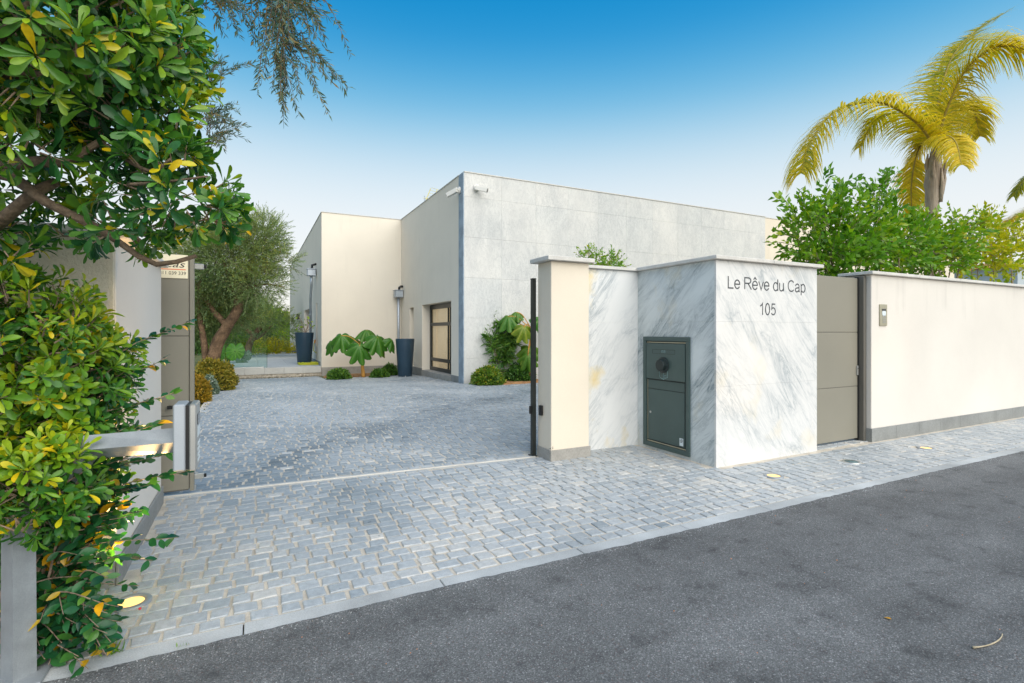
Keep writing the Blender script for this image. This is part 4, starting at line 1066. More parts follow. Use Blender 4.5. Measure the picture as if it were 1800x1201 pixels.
ebl = [pxblob(180, 105, 2.25, .40, .40, .36), pxblob(312, 335, 2.25, .235, .20, .26), pxblob(70, 40, 2.0, .40, .42, .3), pxblob(50, 205, 2.3, .30, .20, .3),
       pxblob(215, 395, 2.3, .17, .12, .22), pxblob(-10, 395, 2.45, .17, .12, .2), pxblob(255, 225, 2.3, .25, .25, .3), pxblob(160, 20, 2.6, .5, .35, .4), pxblob(130, 405, 2.5, .15, .08, .16), pxblob(375, 380, 2.35, .12, .08, .14), pxblob(20, 250, 2.0, .2, .1, .15), pxblob(0, 440, 2.3, .15, .08, .15), pxblob(30, 330, 2.5, .16, .09, .15), pxblob(120, 345, 2.5, .12, .08, .12), pxblob(-30, 470, 2.5, .2, .1, .2)]
ebl += [pxblob(-140, 120, 2.35, .42, .40, .36), pxblob(-280, 220, 2.6, .42, .36, .4), pxblob(-150, 330, 2.6, .3, .25, .3)]
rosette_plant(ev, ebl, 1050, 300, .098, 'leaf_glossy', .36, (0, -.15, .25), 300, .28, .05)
tk = np.array((-1.75, 3.2, 0))
limb(ev, [tk, (-1.7, 3.15, .8), (-1.55, 3.0, 1.5)], .085, .06, name='trunk', wob=.05)
j0 = (-1.55, 3.0, 1.5); j1 = tuple(at_d(-40, 300, 2.35)); j2 = tuple(at_d(-60, 130, 2.3))
limb(ev, [j0, at_d(-120, 420, 2.5), j1], .06, .035); limb(ev, [j0, at_d(-180, 300, 2.5), j2], .06, .04)
limb(ev, [j1, at_d(60, 285, 2.15), at_d(115, 284, 2.12), at_d(175, 250, 2.15)], .032, .014)
limb(ev, [j1, at_d(20, 310, 2.2), at_d(80, 355, 2.2), at_d(170, 400, 2.25), at_d(215, 430, 2.3), at_d(275, 465, 2.3), at_d(345, 450, 2.35)], .03, .009)
limb(ev, [at_d(-60, 430, 2.4), at_d(0, 390, 2.3), at_d(60, 340, 2.25), at_d(100, 320, 2.3)], .034, .02)
limb(ev, [j2, at_d(0, 130, 2.05), at_d(60, 132, 2.02), at_d(130, 138, 2.05), at_d(200, 135, 2.1)], .026, .012)
limb(ev, [at_d(105, 135, 2.04), at_d(140, 80, 2.1), at_d(170, 40, 2.15)], .014, .008)
limb(ev, [j2, at_d(0, 65, 1.95), at_d(40, 28, 1.95), at_d(55, -30, 2.0)], .022, .014)
limb(ev, [at_d(50, 22, 1.95), at_d(75, 60, 2.0), at_d(85, 110, 2.1)], .012, .007)
limb(ev, [at_d(175, 250, 2.15), at_d(260, 300, 2.1), at_d(300, 280, 2.1)], .010, .005)
limb(ev, [at_d(225, 325, 2.1), at_d(290, 320, 2.08), at_d(365, 310, 2.12)], .008, .004)

sh = thing('evergreen_shrub', 'dense rosette-leaved yellow-green shrub in front of the left wall', 'shrub', (-1.25, 3.3, 0))
sbl = [pxblob(40, 640, 2.45, .36, .42, .36), pxblob(125, 690, 2.62, .26, .36, .3), pxblob(10, 860, 2.5, .34, .34, .3), pxblob(95, 830, 2.55, .26, .3, .26), pxblob(60, 540, 2.6, .26, .2, .22), pxblob(-120, 700, 2.5, .45, .6, .4), pxblob(160, 640, 2.75, .20, .2, .2), pxblob(95, 840, 2.25, .16, .15, .10), pxblob(40, 860, 2.15, .15, .15, .08), pxblob(75, 910, 2.25, .13, .1, .1), pxblob(95, 760, 2.45, .15, .16, .14), pxblob(165, 690, 2.8, .12, .16, .12), pxblob(0, 980, 2.6, .2, .25, .2)]
sbl += [pxblob(95, 840, 2.2, .17, .14, .10), pxblob(40, 850, 2.12, .16, .13, .08), pxblob(75, 900, 2.2, .14, .1, .1), pxblob(98, 795, 2.28, .11, .10, .1), pxblob(130, 865, 2.25, .08, .08, .08), pxblob(30, 920, 2.1, .1, .06, .06)]
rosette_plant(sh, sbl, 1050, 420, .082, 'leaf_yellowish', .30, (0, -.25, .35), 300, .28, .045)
for q in ((-60, 700), (40, 640), (120, 640), (90, 800), (20, 860)):
    limb(sh, [(-1.25 + rng.normal() * .1, 3.3 + rng.normal() * .08, 0), (-1.25 + rng.normal() * .1, 3.3, .45), at_d(*q, 2.65)], .022, .008)
# ---- oval-leaved arching shrub at the foot
ov = thing('arching_shrub', 'loose oval-leaved shrub with arching twigs and red berries by the ground light', 'shrub', (-1.0, 3.3, 0))
ends = [(337, 562, 2.85, 3), (293, 628, 2.8, 1), (262, 700, 2.7, 0), (312, 688, 2.7, 0), (285, 740, 2.65, 0), (300, 795, 2.6, 0), (338, 826, 2.55, 0), (270, 850, 2.6, 0), (312, 945, 2.5, 0), (268, 985, 2.5, 0), (235, 905, 2.55, 0), (245, 1030, 2.45, 0), (205, 1075, 2.4, 0), (210, 1135, 2.4, 0), (165, 1105, 2.35, 0), (190, 990, 2.45, 0), (240, 850, 2.65, 0), (190, 905, 2.5, 0)]
for _ in range(34): ends.append((rng.uniform(58, 200), rng.uniform(1060, 1178), rng.uniform(2.2, 2.36), 0))
for _ in range(120): ends.append((rng.uniform(62, 218), rng.uniform(850, 1150), rng.uniform(2.30, 2.8), 0))
for _ in range(50): ends.append((rng.uniform(120, 258), rng.uniform(740, 930), rng.uniform(2.45, 2.85), 0))
oP, oD, oN, oS, oT = [], [], [], [], []
tw_ = MB()
for i, (ex_, ey_, ed, _) in enumerate(ends):
    e = at_d(ex_, ey_, ed); e[2] = max(e[2], .03)
    b = np.array((-.98 + rng.normal() * .07, 3.28 + rng.normal() * .07, 0.)); m_ = (b + e) / 2; m_[2] = max(m_[2], e[2] * .75) + .06; m_[:2] = b[:2] * .6 + e[:2] * .4
    pts = bez([b, m_, e], 14); tw_.tube(pts, [.006 - .0045 * k / (len(pts) - 1) for k in range(len(pts))], 5, caps=False)
    L = sum(np.linalg.norm(pts[k + 1] - pts[k]) for k in range(len(pts) - 1)); nl = int(L / .027)
    for k in range(int(nl * .3), nl):
        f = k / nl * (len(pts) - 1); a = int(f); p = pts[a] + (pts[min(a + 1, len(pts) - 1)] - pts[a]) * (f - a); tg = norm(pts[min(a + 1, len(pts) - 1)] - pts[max(0, a - 1)])
        sd_ = norm(np.cross(tg, (0, 0, 1.)) + rng.normal(size=3) * .35) * (1 if k % 2 else -1)
        oP.append(p); oD.append(norm(tg * .6 + sd_ * .8)); oN.append(norm(np.array((.1, -.45, .8)) + rng.normal(size=3) * .35)); oS.append(rng.uniform(.042, .070)); oT.append(.4 + rng.normal() * .2 if rng.random() > .06 else rng.uniform(.9, 1))
leaf_cloud('foliage', OVAL, np.array(oP), np.array(oD), np.array(oN), np.array(oS), np.array(oT), 'leaf_oval', ov, 300, True)
stuff(tw_.build('twigs', 'bark_pale', ov))
for (bx_, by_, bd_) in ((150, 905, 2.42), (155, 909, 2.42), (186, 1064, 2.35), (246, 1070, 2.5)):
    c = at_d(bx_, by_, bd_); MB().lathe([(.001, -.006), (.006, -.003), (.007, 0), (.006, .004), (.001, .006)], c, 8).build('berry', 'berry', ov, True)

# ---- olive trees
def olive(label, base, trunk, limbs_, blobs, nspr, leafsize, L, mat='leaf_olive', tint=.5, k=12, droop=.3, bias=(0, 0, .3), r0=.25, pick=0, barkmat='bark_olive', tpl=SLIM):
    t = thing('olive_tree', label, 'tree', base, 'olive trees')
    limb(t, trunk, r0, r0 * .55, barkmat, 'trunk', 12, 14, .12)
    for l, ra, rb in limbs_: limb(t, l, ra, rb, barkmat, 'branch', 8, 10, .06)
    O, D = blob_points(blobs, nspr, .35); D = norm(D + np.array(bias) + rng.normal(size=D.shape) * .45); Ls = L * rng.uniform(.6, 1.3, nspr)
    P_, Dd, Nn, S = sprig_arrays(O, D, Ls, k, leafsize, .7, droop)
    T_ = np.tile(tint + .22 * np.array([mnoise.noise(tuple(o * 1.3)) for o in O]) + .18 * (D[:, 2]), k) + rng.normal(size=len(P_)) * .1
    leaf_cloud('crown', tpl, P_, Dd, Nn, S, T_, mat, t, pick)
    sel = rng.random(nspr) < .2
    twigs('twigs', O[sel], D[sel], Ls[sel], .004 if leafsize < .07 else .005, 'bark', t, droop)
    return t
# big leaning olive beyond the gate
def D16(px, py, d=16.5): return at_d(px, py, d)
ob = on_ground(366, 668); ob = at_d(366, 640, 16.5); ob[2] = -.1
olive('old olive tree with a leaning brown trunk beside the terrace', tuple(ob),
      [ob, D16(380, 612), D16(398, 575), D16(418, 545), D16(416, 515)],
      [([D16(416, 520), D16(400, 480), D16(380, 430)], .10, .03), ([D16(416, 520), D16(440, 470), D16(450, 420)], .10, .03), ([D16(398, 572), D16(370, 540), D16(345, 500)], .12, .04), ([D16(416, 515), D16(460, 500), D16(500, 505, 16.2)], .06, .015), ([ob, D16(358, 600), D16(350, 540), D16(352, 480)], .13, .05)],
      [pxblob(415, 450, 16.5, 1.25, 1.15, 1.2), pxblob(460, 420, 16.6, .65, .75, .8), pxblob(370, 480, 16.8, 1.3, 1.3, 1.2), pxblob(455, 500, 16.4, .75, .55, .8), pxblob(390, 545, 17.2, 1.0, .7, .8), pxblob(495, 460, 16.3, .4, .28, .4), pxblob(330, 560, 17.0, 1.0, .9, .9)],
      9000, .09, .42, tint=.66, k=12, droop=.15, r0=.22)
# smaller olive behind the terrace
def D26(px, py, d=27.): return at_d(px, py, d)
o2 = D26(436, 632); o2[2] = -.2
olive('smaller dark-trunked olive tree behind the glass panel', tuple(o2), [o2, D26(437, 610), D26(446, 590), D26(462, 572)],
      [([D26(446, 590), D26(425, 572), D26(410, 550)], .12, .04), ([D26(440, 600), D26(460, 590), D26(480, 570)], .1, .03)],
      [pxblob(445, 555, 27, 1.6, .9, 1.4), pxblob(490, 575, 27.5, 1.0, .7, 1), pxblob(400, 575, 27.5, 1.3, 1.0, 1), pxblob(420, 540, 28, 1.6, .9, 1.3)], 2400, .13, .5, tint=.68, k=10, droop=.2, r0=.2)
# olive behind the left wall with branches hanging into the picture from above
ot = thing('olive_tree', 'dark olive branches hanging down against the sky above the drive', 'tree', (-2.3, 5.0, 0), 'olive trees')
limb(ot, [(-2.3, 5.0, -.05), (-2.25, 4.95, 1.2), (-2.0, 4.7, 2.5), (-1.6, 4.4, 3.4)], .14, .08, 'bark', 'trunk', 10, 14, .1)
hb1 = at_d(470, -70, 2.9); hb2 = at_d(390, -40, 3.0)
limb(ot, [(-1.6, 4.4, 3.4), (-1.0, 3.9, 3.8), hb2, hb1], .06, .018, 'bark'); limb(ot, [(-1.6, 4.4, 3.4), at_d(300, 100, 4.0), at_d(355, 150, 4.0)], .05, .012, 'bark')
hang = []
def hangs(n, src, dst, dd, spread):
    for _ in range(n):
        a = at_d(*(np.array(src) + rng.normal(size=2) * spread * .6), dd + rng.normal() * .12); b = at_d(*(np.array(dst) + rng.normal(size=2) * spread), dd + rng.normal() * .15); hang.append((a, b))
hangs(17, (480, -40), (500, 60), 2.9, 32); hangs(17, (490, 10), (485, 150), 2.85, 26); hangs(15, (510, 0), (570, 70), 2.9, 24); hangs(10, (500, 60), (590, 150), 2.9, 20); hangs(8, (490, 100), (510, 195), 2.85, 14); hangs(13, (370, -20), (430, 60), 3.0, 26); hangs(13, (400, -30), (350, 15), 3.0, 30)
hangs(13, (360, 160), (392, 110), 3.9, 18); hangs(20, (365, 220), (400, 200), 3.9, 22); hangs(11, (370, 260), (408, 240), 3.9, 16); hangs(10, (450, -10), (540, 20), 2.95, 30)
for _ in range(150):                             # crown over the wall, mostly hidden by the evergreen
    a = np.array((-2.3, 4.9, 3.9)) + rand_dir(1)[0] * np.array((1.0, .9, .7)) * rng.random() ** .4; hang.append((a, a + rand_dir(1)[0] * .22 + np.array((0, 0, -.12))))
hP, hD, hN, hS, hT = [], [], [], [], []; htw = MB()
for a, b in hang:
    mid = (a + b) / 2 + np.array((0, 0, .05)); pts = bez([a, mid, b], 10); htw.tube(pts, [.003 - .0022 * k / (len(pts) - 1) for k in range(len(pts))], 4, caps=False)
    L = np.linalg.norm(b - a)
    nl = max(4, int(L / .0105))
    for k in range(nl):
        f = k / nl * (len(pts) - 1); i = int(f); p = pts[i] + (pts[min(i + 1, len(pts) - 1)] - pts[i]) * (f - i); tg = norm(pts[min(i + 1, len(pts) - 1)] - pts[i])
        s = norm(np.cross(tg, rand_dir(1)[0])) * (1 if k % 2 else -1)
        hP.append(p); hD.append(norm(tg * .8 + s * .7)); hN.append(rand_dir(1)[0]); hS.append(rng.uniform(.032, .055)); hT.append(rng.uniform(.1, .7) if rng.random() > .2 else rng.uniform(.7, 1))
leaf_cloud('foliage', SLIM, np.array(hP), np.array(hD), np.array(hN), np.array(hS), np.array(hT), 'leaf_olive_dark', ot, 0)
stuff(htw.build('twigs', 'bark', ot))

# ---- low domed shrubs
def dome(label, px, py, rpx, hpx, mat, n, leaf, name='dome_shrub', tpl=DIAM, tint=.5, cx=None):
    b = on_ground(px, py); d = project(b)[2][0]; r = rpx * d / F_PX; h = hpx * d / F_PX
    c = b + np.array((FW[0] * r * .8, FW[1] * r * .8, 0)); c[2] = gh(c[0], c[1])
    t = thing(name, label, 'shrub', tuple(c), 'clipped and domed shrubs')
    dirs = rand_dir(n); dirs[:, 2] = np.abs(dirs[:, 2]) ; lump = np.array([1 + .22 * mnoise.noise(tuple(q * 3.2 + c)) + .12 * mnoise.noise(tuple(q * 8 + c)) for q in dirs])
    k = rng.uniform(.80, 1.05, n) * lump
    P_ = c + dirs * k[:, None] * np.array((r, r, h))
    Dd = norm(dirs + rng.normal(size=(n, 3)) * .6 + np.array((0, 0, .2))); Nn = norm(dirs + rng.normal(size=(n, 3)) * .7)
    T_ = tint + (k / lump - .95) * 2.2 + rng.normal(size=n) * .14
    leaf_cloud('foliage', tpl, P_, Dd, Nn, rng.uniform(.8, 1.6, n) * leaf, T_, mat, t)
    V = []; nn = 14
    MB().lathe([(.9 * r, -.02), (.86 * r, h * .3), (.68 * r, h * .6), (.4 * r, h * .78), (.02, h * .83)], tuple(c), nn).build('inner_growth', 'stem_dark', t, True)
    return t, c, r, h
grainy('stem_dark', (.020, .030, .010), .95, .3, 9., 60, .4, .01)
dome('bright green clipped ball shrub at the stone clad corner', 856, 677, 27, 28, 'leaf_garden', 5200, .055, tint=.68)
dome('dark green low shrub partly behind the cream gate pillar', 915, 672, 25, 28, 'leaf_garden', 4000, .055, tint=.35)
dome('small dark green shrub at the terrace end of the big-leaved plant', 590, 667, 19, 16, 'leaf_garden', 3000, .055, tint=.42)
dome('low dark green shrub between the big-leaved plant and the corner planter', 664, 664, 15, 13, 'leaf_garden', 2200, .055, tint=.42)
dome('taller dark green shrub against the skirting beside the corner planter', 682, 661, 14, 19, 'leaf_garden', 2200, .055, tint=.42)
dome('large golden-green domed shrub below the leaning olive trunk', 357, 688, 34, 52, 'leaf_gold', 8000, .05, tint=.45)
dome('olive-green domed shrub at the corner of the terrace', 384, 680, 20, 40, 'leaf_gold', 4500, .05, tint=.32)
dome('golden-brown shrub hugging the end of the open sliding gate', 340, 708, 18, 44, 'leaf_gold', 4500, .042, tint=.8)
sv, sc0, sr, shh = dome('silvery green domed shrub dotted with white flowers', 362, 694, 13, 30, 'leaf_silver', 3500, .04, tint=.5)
for i in range(26):
    q = rand_dir(1)[0]; q[2] = abs(q[2]); p = sc0 + q * np.array((sr, sr, shh)) * 1.02
    MB().lathe([(.006, 0), (.018, .008), (.004, .016)], tuple(p), 6).build('flower', 'flower_white', sv)

# ---- big palmate-leaved plants
def big_leaf(parent, c, facing, size, tint, petiole_from, mat='leaf_big', lobes=7):
    f = norm(np.array(facing, float)); x = norm(np.cross(f, (0, 0, 1.)) + 1e-6); y = np.cross(x, f)
    nA = lobes * 6; V = [np.array(c)]; rings = (.25, .5, .75, 1.)
    for rg in rings:
        for k in range(nA):
            a = 2 * math.pi * k / nA; lob = abs(math.cos(a * lobes / 2)); cut = 1 - .50 * (1 - lob) ** .9 * min(1, rg * 1.1) ** 1.5
            back = .55 if abs((a - math.pi / 2 + math.pi) % (2 * math.pi) - math.pi) < .25 else 1.
            rr = size * rg * cut * back * (1 + .05 * math.sin(5 * a))
            dr_ = -.42 * size * rg ** 1.7 + .06 * size * rg * (lob - .5)
            V.append(np.array(c) + x * math.cos(a) * rr + y * math.sin(a) * rr + f * dr_ - np.array((0, 0, .38 * size * rg * rg)))
    Fc = [(0, 1 + k, 1 + (k + 1) % nA) for k in range(nA)]
    for r_ in range(3):
        for k in range(nA): a0 = 1 + r_ * nA; Fc.append((a0 + k, a0 + nA + k, a0 + nA + (k + 1) % nA, a0 + (k + 1) % nA))
    T_ = np.concatenate([[tint + .1], *[np.array([tint + (.10 if (k % 6 in (0,)) else -.04) for k in range(nA)]) for _ in rings]])
    o = mesh_obj('leaf', V, Fc, np.clip(T_, 0, 1), mat, parent, True)
    MB().tube(bez([petiole_from, (np.array(petiole_from) * .4 + np.array(c) * .6) + np.array((0, 0, .12)), c], 8), .014, 6).build('leaf_stalk', 'stalk_uplit_orange', parent, True)
    return o
b1 = on_ground(639, 663); d1 = project(b1)[2][0]
tp = thing('rice_paper_plant', 'large-leaved plant on a stem coloured uplight-orange against the cream villa wall', 'plant', tuple(b1))
top = at_d(640, 612, d1)
MB().tube(bez([b1, at_d(637, 640, d1), top], 8), [.075, .07, .065, .06, .055, .05, .05, .05, .05][:len(bez([b1, at_d(637, 640, d1), top], 8))], 10).build('stem', 'stalk_uplit_orange', tp, True)
for (lx, ly, sz, fc, tn, dz) in ((600, 590, .46, (-.35, -.75, .6), .5, -.2), (580, 603, .36, (-.7, -.5, .4), .42, .1), (632, 608, .50, (-.05, -.9, .45), .48, -.5), (664, 593, .50, (.25, -.8, .6), .5, -.3), (645, 580, .42, (0, -.35, .9), .55, .2), (689, 598, .36, (.6, -.5, .5), .5, .1), (671, 608, .34, (.5, -.4, .5), .72, .4), (620, 596, .38, (-.2, -.3, .8), .4, .5)):
    big_leaf(tp, at_d(lx, ly, d1 + dz), fc, sz, tn, top)
b2 = on_ground(930, 671); d2_ = project(b2)[2][0]
tq = thing('rice_paper_plant', 'large-leaved yellowing plant against the stone clad wall behind the pillar', 'plant', tuple(b2))
top2 = at_d(935, 580, d2_)
MB().tube(bez([b2, at_d(932, 630, d2_), top2], 8), .06, 10).build('stem', 'stalk_uplit_orange', tq, True)
for (lx, ly, sz, fc, tn, dz) in ((893, 556, .38, (-.4, -.5, .7), .55, -.1), (908, 549, .26, (-.2, -.4, .8), .6, 0), (880, 566, .26, (-.5, -.5, .5), .55, .1), (921, 575, .36, (-.1, -.9, .5), .80, -.3), (930, 612, .40, (-.4, -.7, .4), .66, -.1), (928, 625, .36, (-.5, -.7, .3), .60, -.2), (955, 560, .45, (.3, -.6, .6), .5, 0)):
    big_leaf(tq, at_d(lx, ly, d2_ + dz), fc, sz, tn, top2)
# ---- lance-leaved shrub by the stone wall
ol = thing('lance_leaved_shrub', 'upright shrub of hanging lance-shaped leaves against the stone clad wall', 'shrub', tuple(on_ground(876, 671)))
bo = on_ground(876, 670); do = project(bo)[2][0]; O = []; Dn = []
for i in range(18):
    e = at_d(rng.uniform(848, 902), rng.uniform(548, 600), do + rng.normal() * .2); b = bo + rng.normal(size=3) * np.array((.12, .08, 0))
    pts = bez([b, b * .5 + e * .5 + np.array((0, 0, .1)), e], 10); MB().tube(pts, [.02 - .014 * k / (len(pts) - 1) for k in range(len(pts))], 5).build('stem', 'bark_pale', ol)
    for p, q in zip(pts[3:-1], pts[4:]):
        for _ in range(4): O.append(p + (q - p) * rng.random()); Dn.append(norm(q - p) + rng.normal(size=3) * .55)
for e in ((858, 628), (850, 640), (895, 640), (888, 655)): O += [at_d(*(np.array(e) + rng.normal(size=2) * 6), do + rng.normal() * .15) for _ in range(7)]; Dn += [rand_dir(1)[0] * .6 + np.array((0, 0, .3)) for _ in range(7)]
O = np.array(O); Dn = np.array(Dn); Pa, Da, Na, Sa = sprig_arrays(O, Dn, np.full(len(O), .22), 8, .23, .8, .8)
Da[:, 2] -= .45
leaf_cloud('foliage', LANCE, Pa, Da, Na, Sa, .72 + rng.normal(size=len(Pa)) * .25, 'leaf_lance', ol, 0, True)
# ---- sparse shrub in the terrace pot
ps = thing('potted_shrub', 'sparse leggy shrub growing in the terrace planter', 'plant', (p2[0], p2[1], 1.35)); dp_ = project(p2)[2][0]
s0 = at_d(536, 586, dp_); sends = [at_d(*e, dp_) for e in ((525, 556), (529, 572), (545, 566), (541, 560), (550, 574), (523, 575))]
Pl = []
for e in sends:
    MB().tube(bez([s0, s0 * .5 + e * .5 + rng.normal(size=3) * .04, e], 6), .012, 5).build('stem', 'bark_pale', ps)
    for _ in range(4): Pl.append(e + rng.normal(size=3) * .07)
Pl = np.array(Pl); leaf_cloud('foliage', OVAL, Pl, rand_dir(len(Pl)), rand_dir(len(Pl)), rng.uniform(.08, .15, len(Pl)), rng.uniform(.6, .9, len(Pl)), 'leaf_privet', ps)

# ---- leafy shrubs and hedge behind the walls
def leafy(label, name, base, blobs, nspr, leaf, L, tint, mat='leaf_privet', k=7, droop=.5, stems=6, tpl=DIAM, bias=(0, 0, .6), cat='shrub', group='shrubs behind the boundary wall', shell=.4, core=0):
    t = thing(name, label, cat, base, group)
    O, D = blob_points(blobs, nspr, shell); D = norm(D * .7 + np.array(bias) + rng.normal(size=D.shape) * .4); Ls = L * rng.uniform(.6, 1.3, nspr)
    P_, Dd, Nn, S = sprig_arrays(O, D, Ls, k, leaf, .9, droop, .25); Dd[:, 2] -= .25
    T_ = np.tile(tint + .25 * np.array([mnoise.noise(tuple(o * 1.1)) for o in O]), k) + rng.normal(size=len(P_)) * .13
    leaf_cloud('foliage', tpl, P_, Dd, Nn, S, T_, mat, t)
    for i in range(stems):
        c, r = blobs[i % len(blobs)]; e = np.array(c) + rand_dir(1)[0] * np.array(r) * .6
        b = np.array(base) + np.array((rng.normal() * .15, rng.normal() * .15, 0)); limb(t, [b, b * .4 + e * .6 + rng.normal(size=3) * .08, e], .03, .008, 'bark_pale', 'stem', 6, 8)
    sel = rng.random(nspr) < .5; twigs('twigs', O[sel], D[sel], Ls[sel], .005, 'bark_pale', t, droop)
    return t
def gb_(px, d): q = at_d(px, 600, d); q[2] = -.03; return tuple(q)
leafy('big light green leafy shrub rising behind the pedestrian gate', 'leafy_shrub', gb_(1465, 8.8), [pxblob(1445, 430, 8.7, .52, .62, .5), pxblob(1500, 410, 8.8, .42, .55, .5), pxblob(1480, 470, 8.6, .75, .4, .5), pxblob(1412, 400, 8.8, .2, .28, .25), pxblob(1460, 380, 8.8, .18, .3, .25), pxblob(1450, 350, 8.8, .10, .22, .12), pxblob(1490, 352, 8.8, .10, .2, .12), pxblob(1400, 375, 8.8, .10, .2, .12)], 520, .12, .36, .52)
leafy('slender leafy shrub with one tall dark shoot beside the palm', 'leafy_shrub', gb_(1548, 9.2), [pxblob(1548, 400, 9.2, .22, .6, .25), pxblob(1550, 350, 9.2, .13, .25, .15), pxblob(1552, 335, 9.2, .08, .18, .1), pxblob(1565, 450, 9.1, .45, .35, .4), pxblob(1590, 430, 9.3, .25, .4, .3)], 290, .115, .34, .45)
leafy('leafy green shrub around the foot of the palm trunk', 'leafy_shrub', gb_(1655, 9.9), [pxblob(1625, 430, 9.9, .35, .5, .4), pxblob(1668, 430, 9.9, .35, .5, .4), pxblob(1650, 460, 9.8, .6, .25, .4)], 260, .12, .36, .54)
leafy('thin yellow-green shrub along the far end of the cream wall', 'leafy_shrub', gb_(1740, 11.2), [pxblob(1705, 430, 11.2, .3, .55, .4), pxblob(1745, 420, 11.3, .35, .5, .4), pxblob(1790, 440, 11.6, .5, .5, .4), pxblob(1730, 465, 11.2, .8, .28, .4), pxblob(1860, 440, 11.8, .7, .6, .5)], 360, .125, .38, .9)
leafy('small light green shrub top showing above the inner marble panel', 'leafy_shrub', gb_(1062, 8.9), [pxblob(1040, 462, 8.9, .22, .22, .2), pxblob(1072, 465, 8.9, .25, .16, .2), pxblob(1060, 500, 8.9, .4, .3, .3)], 330, .05, .16, .58, k=8)
# greenery behind the terrace
leafy('yellow-flowering bush beyond the terrace', 'garden_bush', gb_(488, 32), [pxblob(488, 618, 32, .9, .55, .8), pxblob(470, 612, 33, .9, .6, .8)], 420, .14, .4, .7, 'leaf_yellow', group='bushes beyond the terrace')
leafy('fresh green bush beyond the glass panel', 'garden_bush', gb_(415, 30), [pxblob(405, 612, 30, 1.2, .8, 1), pxblob(440, 625, 30, 1.0, .5, 1)], 450, .13, .4, .75, 'leaf_privet', group='bushes beyond the terrace')
leafy('green bush at the far end of the terrace wall', 'garden_bush', gb_(503, 42), [pxblob(500, 605, 42, 1.1, 1.2, 1), pxblob(512, 590, 46, 1., 1.2, 1)], 420, .16, .5, .6, 'leaf_privet', group='bushes beyond the terrace')
for i, (px_, py_, d_, rx, rz, lb, mt, tn) in enumerate(((360, 560, 40, 4.2, 3.0, 'dark green broad tree far behind the leaning olive', 'leaf_garden', .3), (430, 575, 52, 4.0, 2.4, 'pale green tree far behind the glass panel', 'leaf_privet', .6), (490, 585, 62, 3.0, 2.2, 'yellow-green tree far beyond the terrace end', 'leaf_privet', .85), (300, 520, 48, 5, 4., 'tall green tree far behind the open gate', 'leaf_garden', .45))):
    c = at_d(px_, py_, d_); b = np.array((c[0], c[1], -1.))
    t = thing('garden_tree', lb, 'tree', tuple(b), 'trees far behind the garden')
    limb(t, [b, (b[0] + .2, b[1], c[2] * .6), c], .22, .1, 'bark', 'trunk')
    O, D = blob_points([(c, (rx, rx * .8, rz)), (c + np.array((rx * .5, 0, -rz * .4)), (rx * .6, rx * .6, rz * .6)), (c - np.array((rx * .5, 0, rz * .3)), (rx * .6, rx * .6, rz * .7))], 1100, .55)
    P_, Dd, Nn, S = sprig_arrays(O, norm(D + rng.normal(size=D.shape) * .5), np.full(len(O), .9), 8, .32, .9, .1, .3)
    leaf_cloud('crown', DIAM, P_, Dd, Nn, S, tn + rng.normal(size=len(P_)) * .15, mt, t)
# giant round leaves behind the glass
ge = thing('elephant_ear_plant', 'plant with giant round green leaves behind the glass panel', 'plant', tuple(at_d(420, 640, 22) * np.array((1, 1, 0)) + np.array((0, 0, -.2))))
gb0 = at_d(420, 645, 22.5)
def round_leaf(c, facing, size, tint, mat):
    f = norm(np.array(facing, float)); x = norm(np.cross(f, (0, 0, 1.))); y = np.cross(x, f); n_ = 36; V = [np.array(c)]
    for rg in (.5, 1.):
        for k in range(n_):
            a = 2 * math.pi * k / n_; notch = 1 - .5 * math.exp(-((a - math.pi / 2) / .18) ** 2); rr = size * rg * notch * (1 + .03 * math.sin(a * 9))
            V.append(np.array(c) + x * math.cos(a) * rr * .85 + y * math.sin(a) * rr + f * (-.15 * size * rg * rg + (.10 * size * (k % 3 == 0) - .05 * size) * rg))
    Fc = [(0, 1 + k, 1 + (k + 1) % n_) for k in range(n_)] + [(1 + k, 1 + n_ + k, 1 + n_ + (k + 1) % n_, 1 + (k + 1) % n_) for k in range(n_)]
    mesh_obj('leaf', V, Fc, np.array([tint + .25 * (i % 3 == 0) for i in range(len(V))]), mat, ge, True)
    MB().tube([gb0, np.array(c)], .03, 6).build('leaf_stalk', 'leaf_stem', ge)
grainy('leaf_stem', (.06, .12, .03), .6, .1, 4., 50, .1, .002)
round_leaf(at_d(413, 617, 22.3), (-.1, -.9, .4), .44, .2, 'leaf_privet'); round_leaf(at_d(378, 628, 22.6), (-.3, -.9, .3), .45, .15, 'leaf_big'); round_leaf(at_d(434, 624, 22.6), (.2, -.9, .3), .26, .1, 'leaf_silver'); round_leaf(at_d(426, 636, 22.2), (.3, -.6, .7), .3, .1, 'leaf_silver')

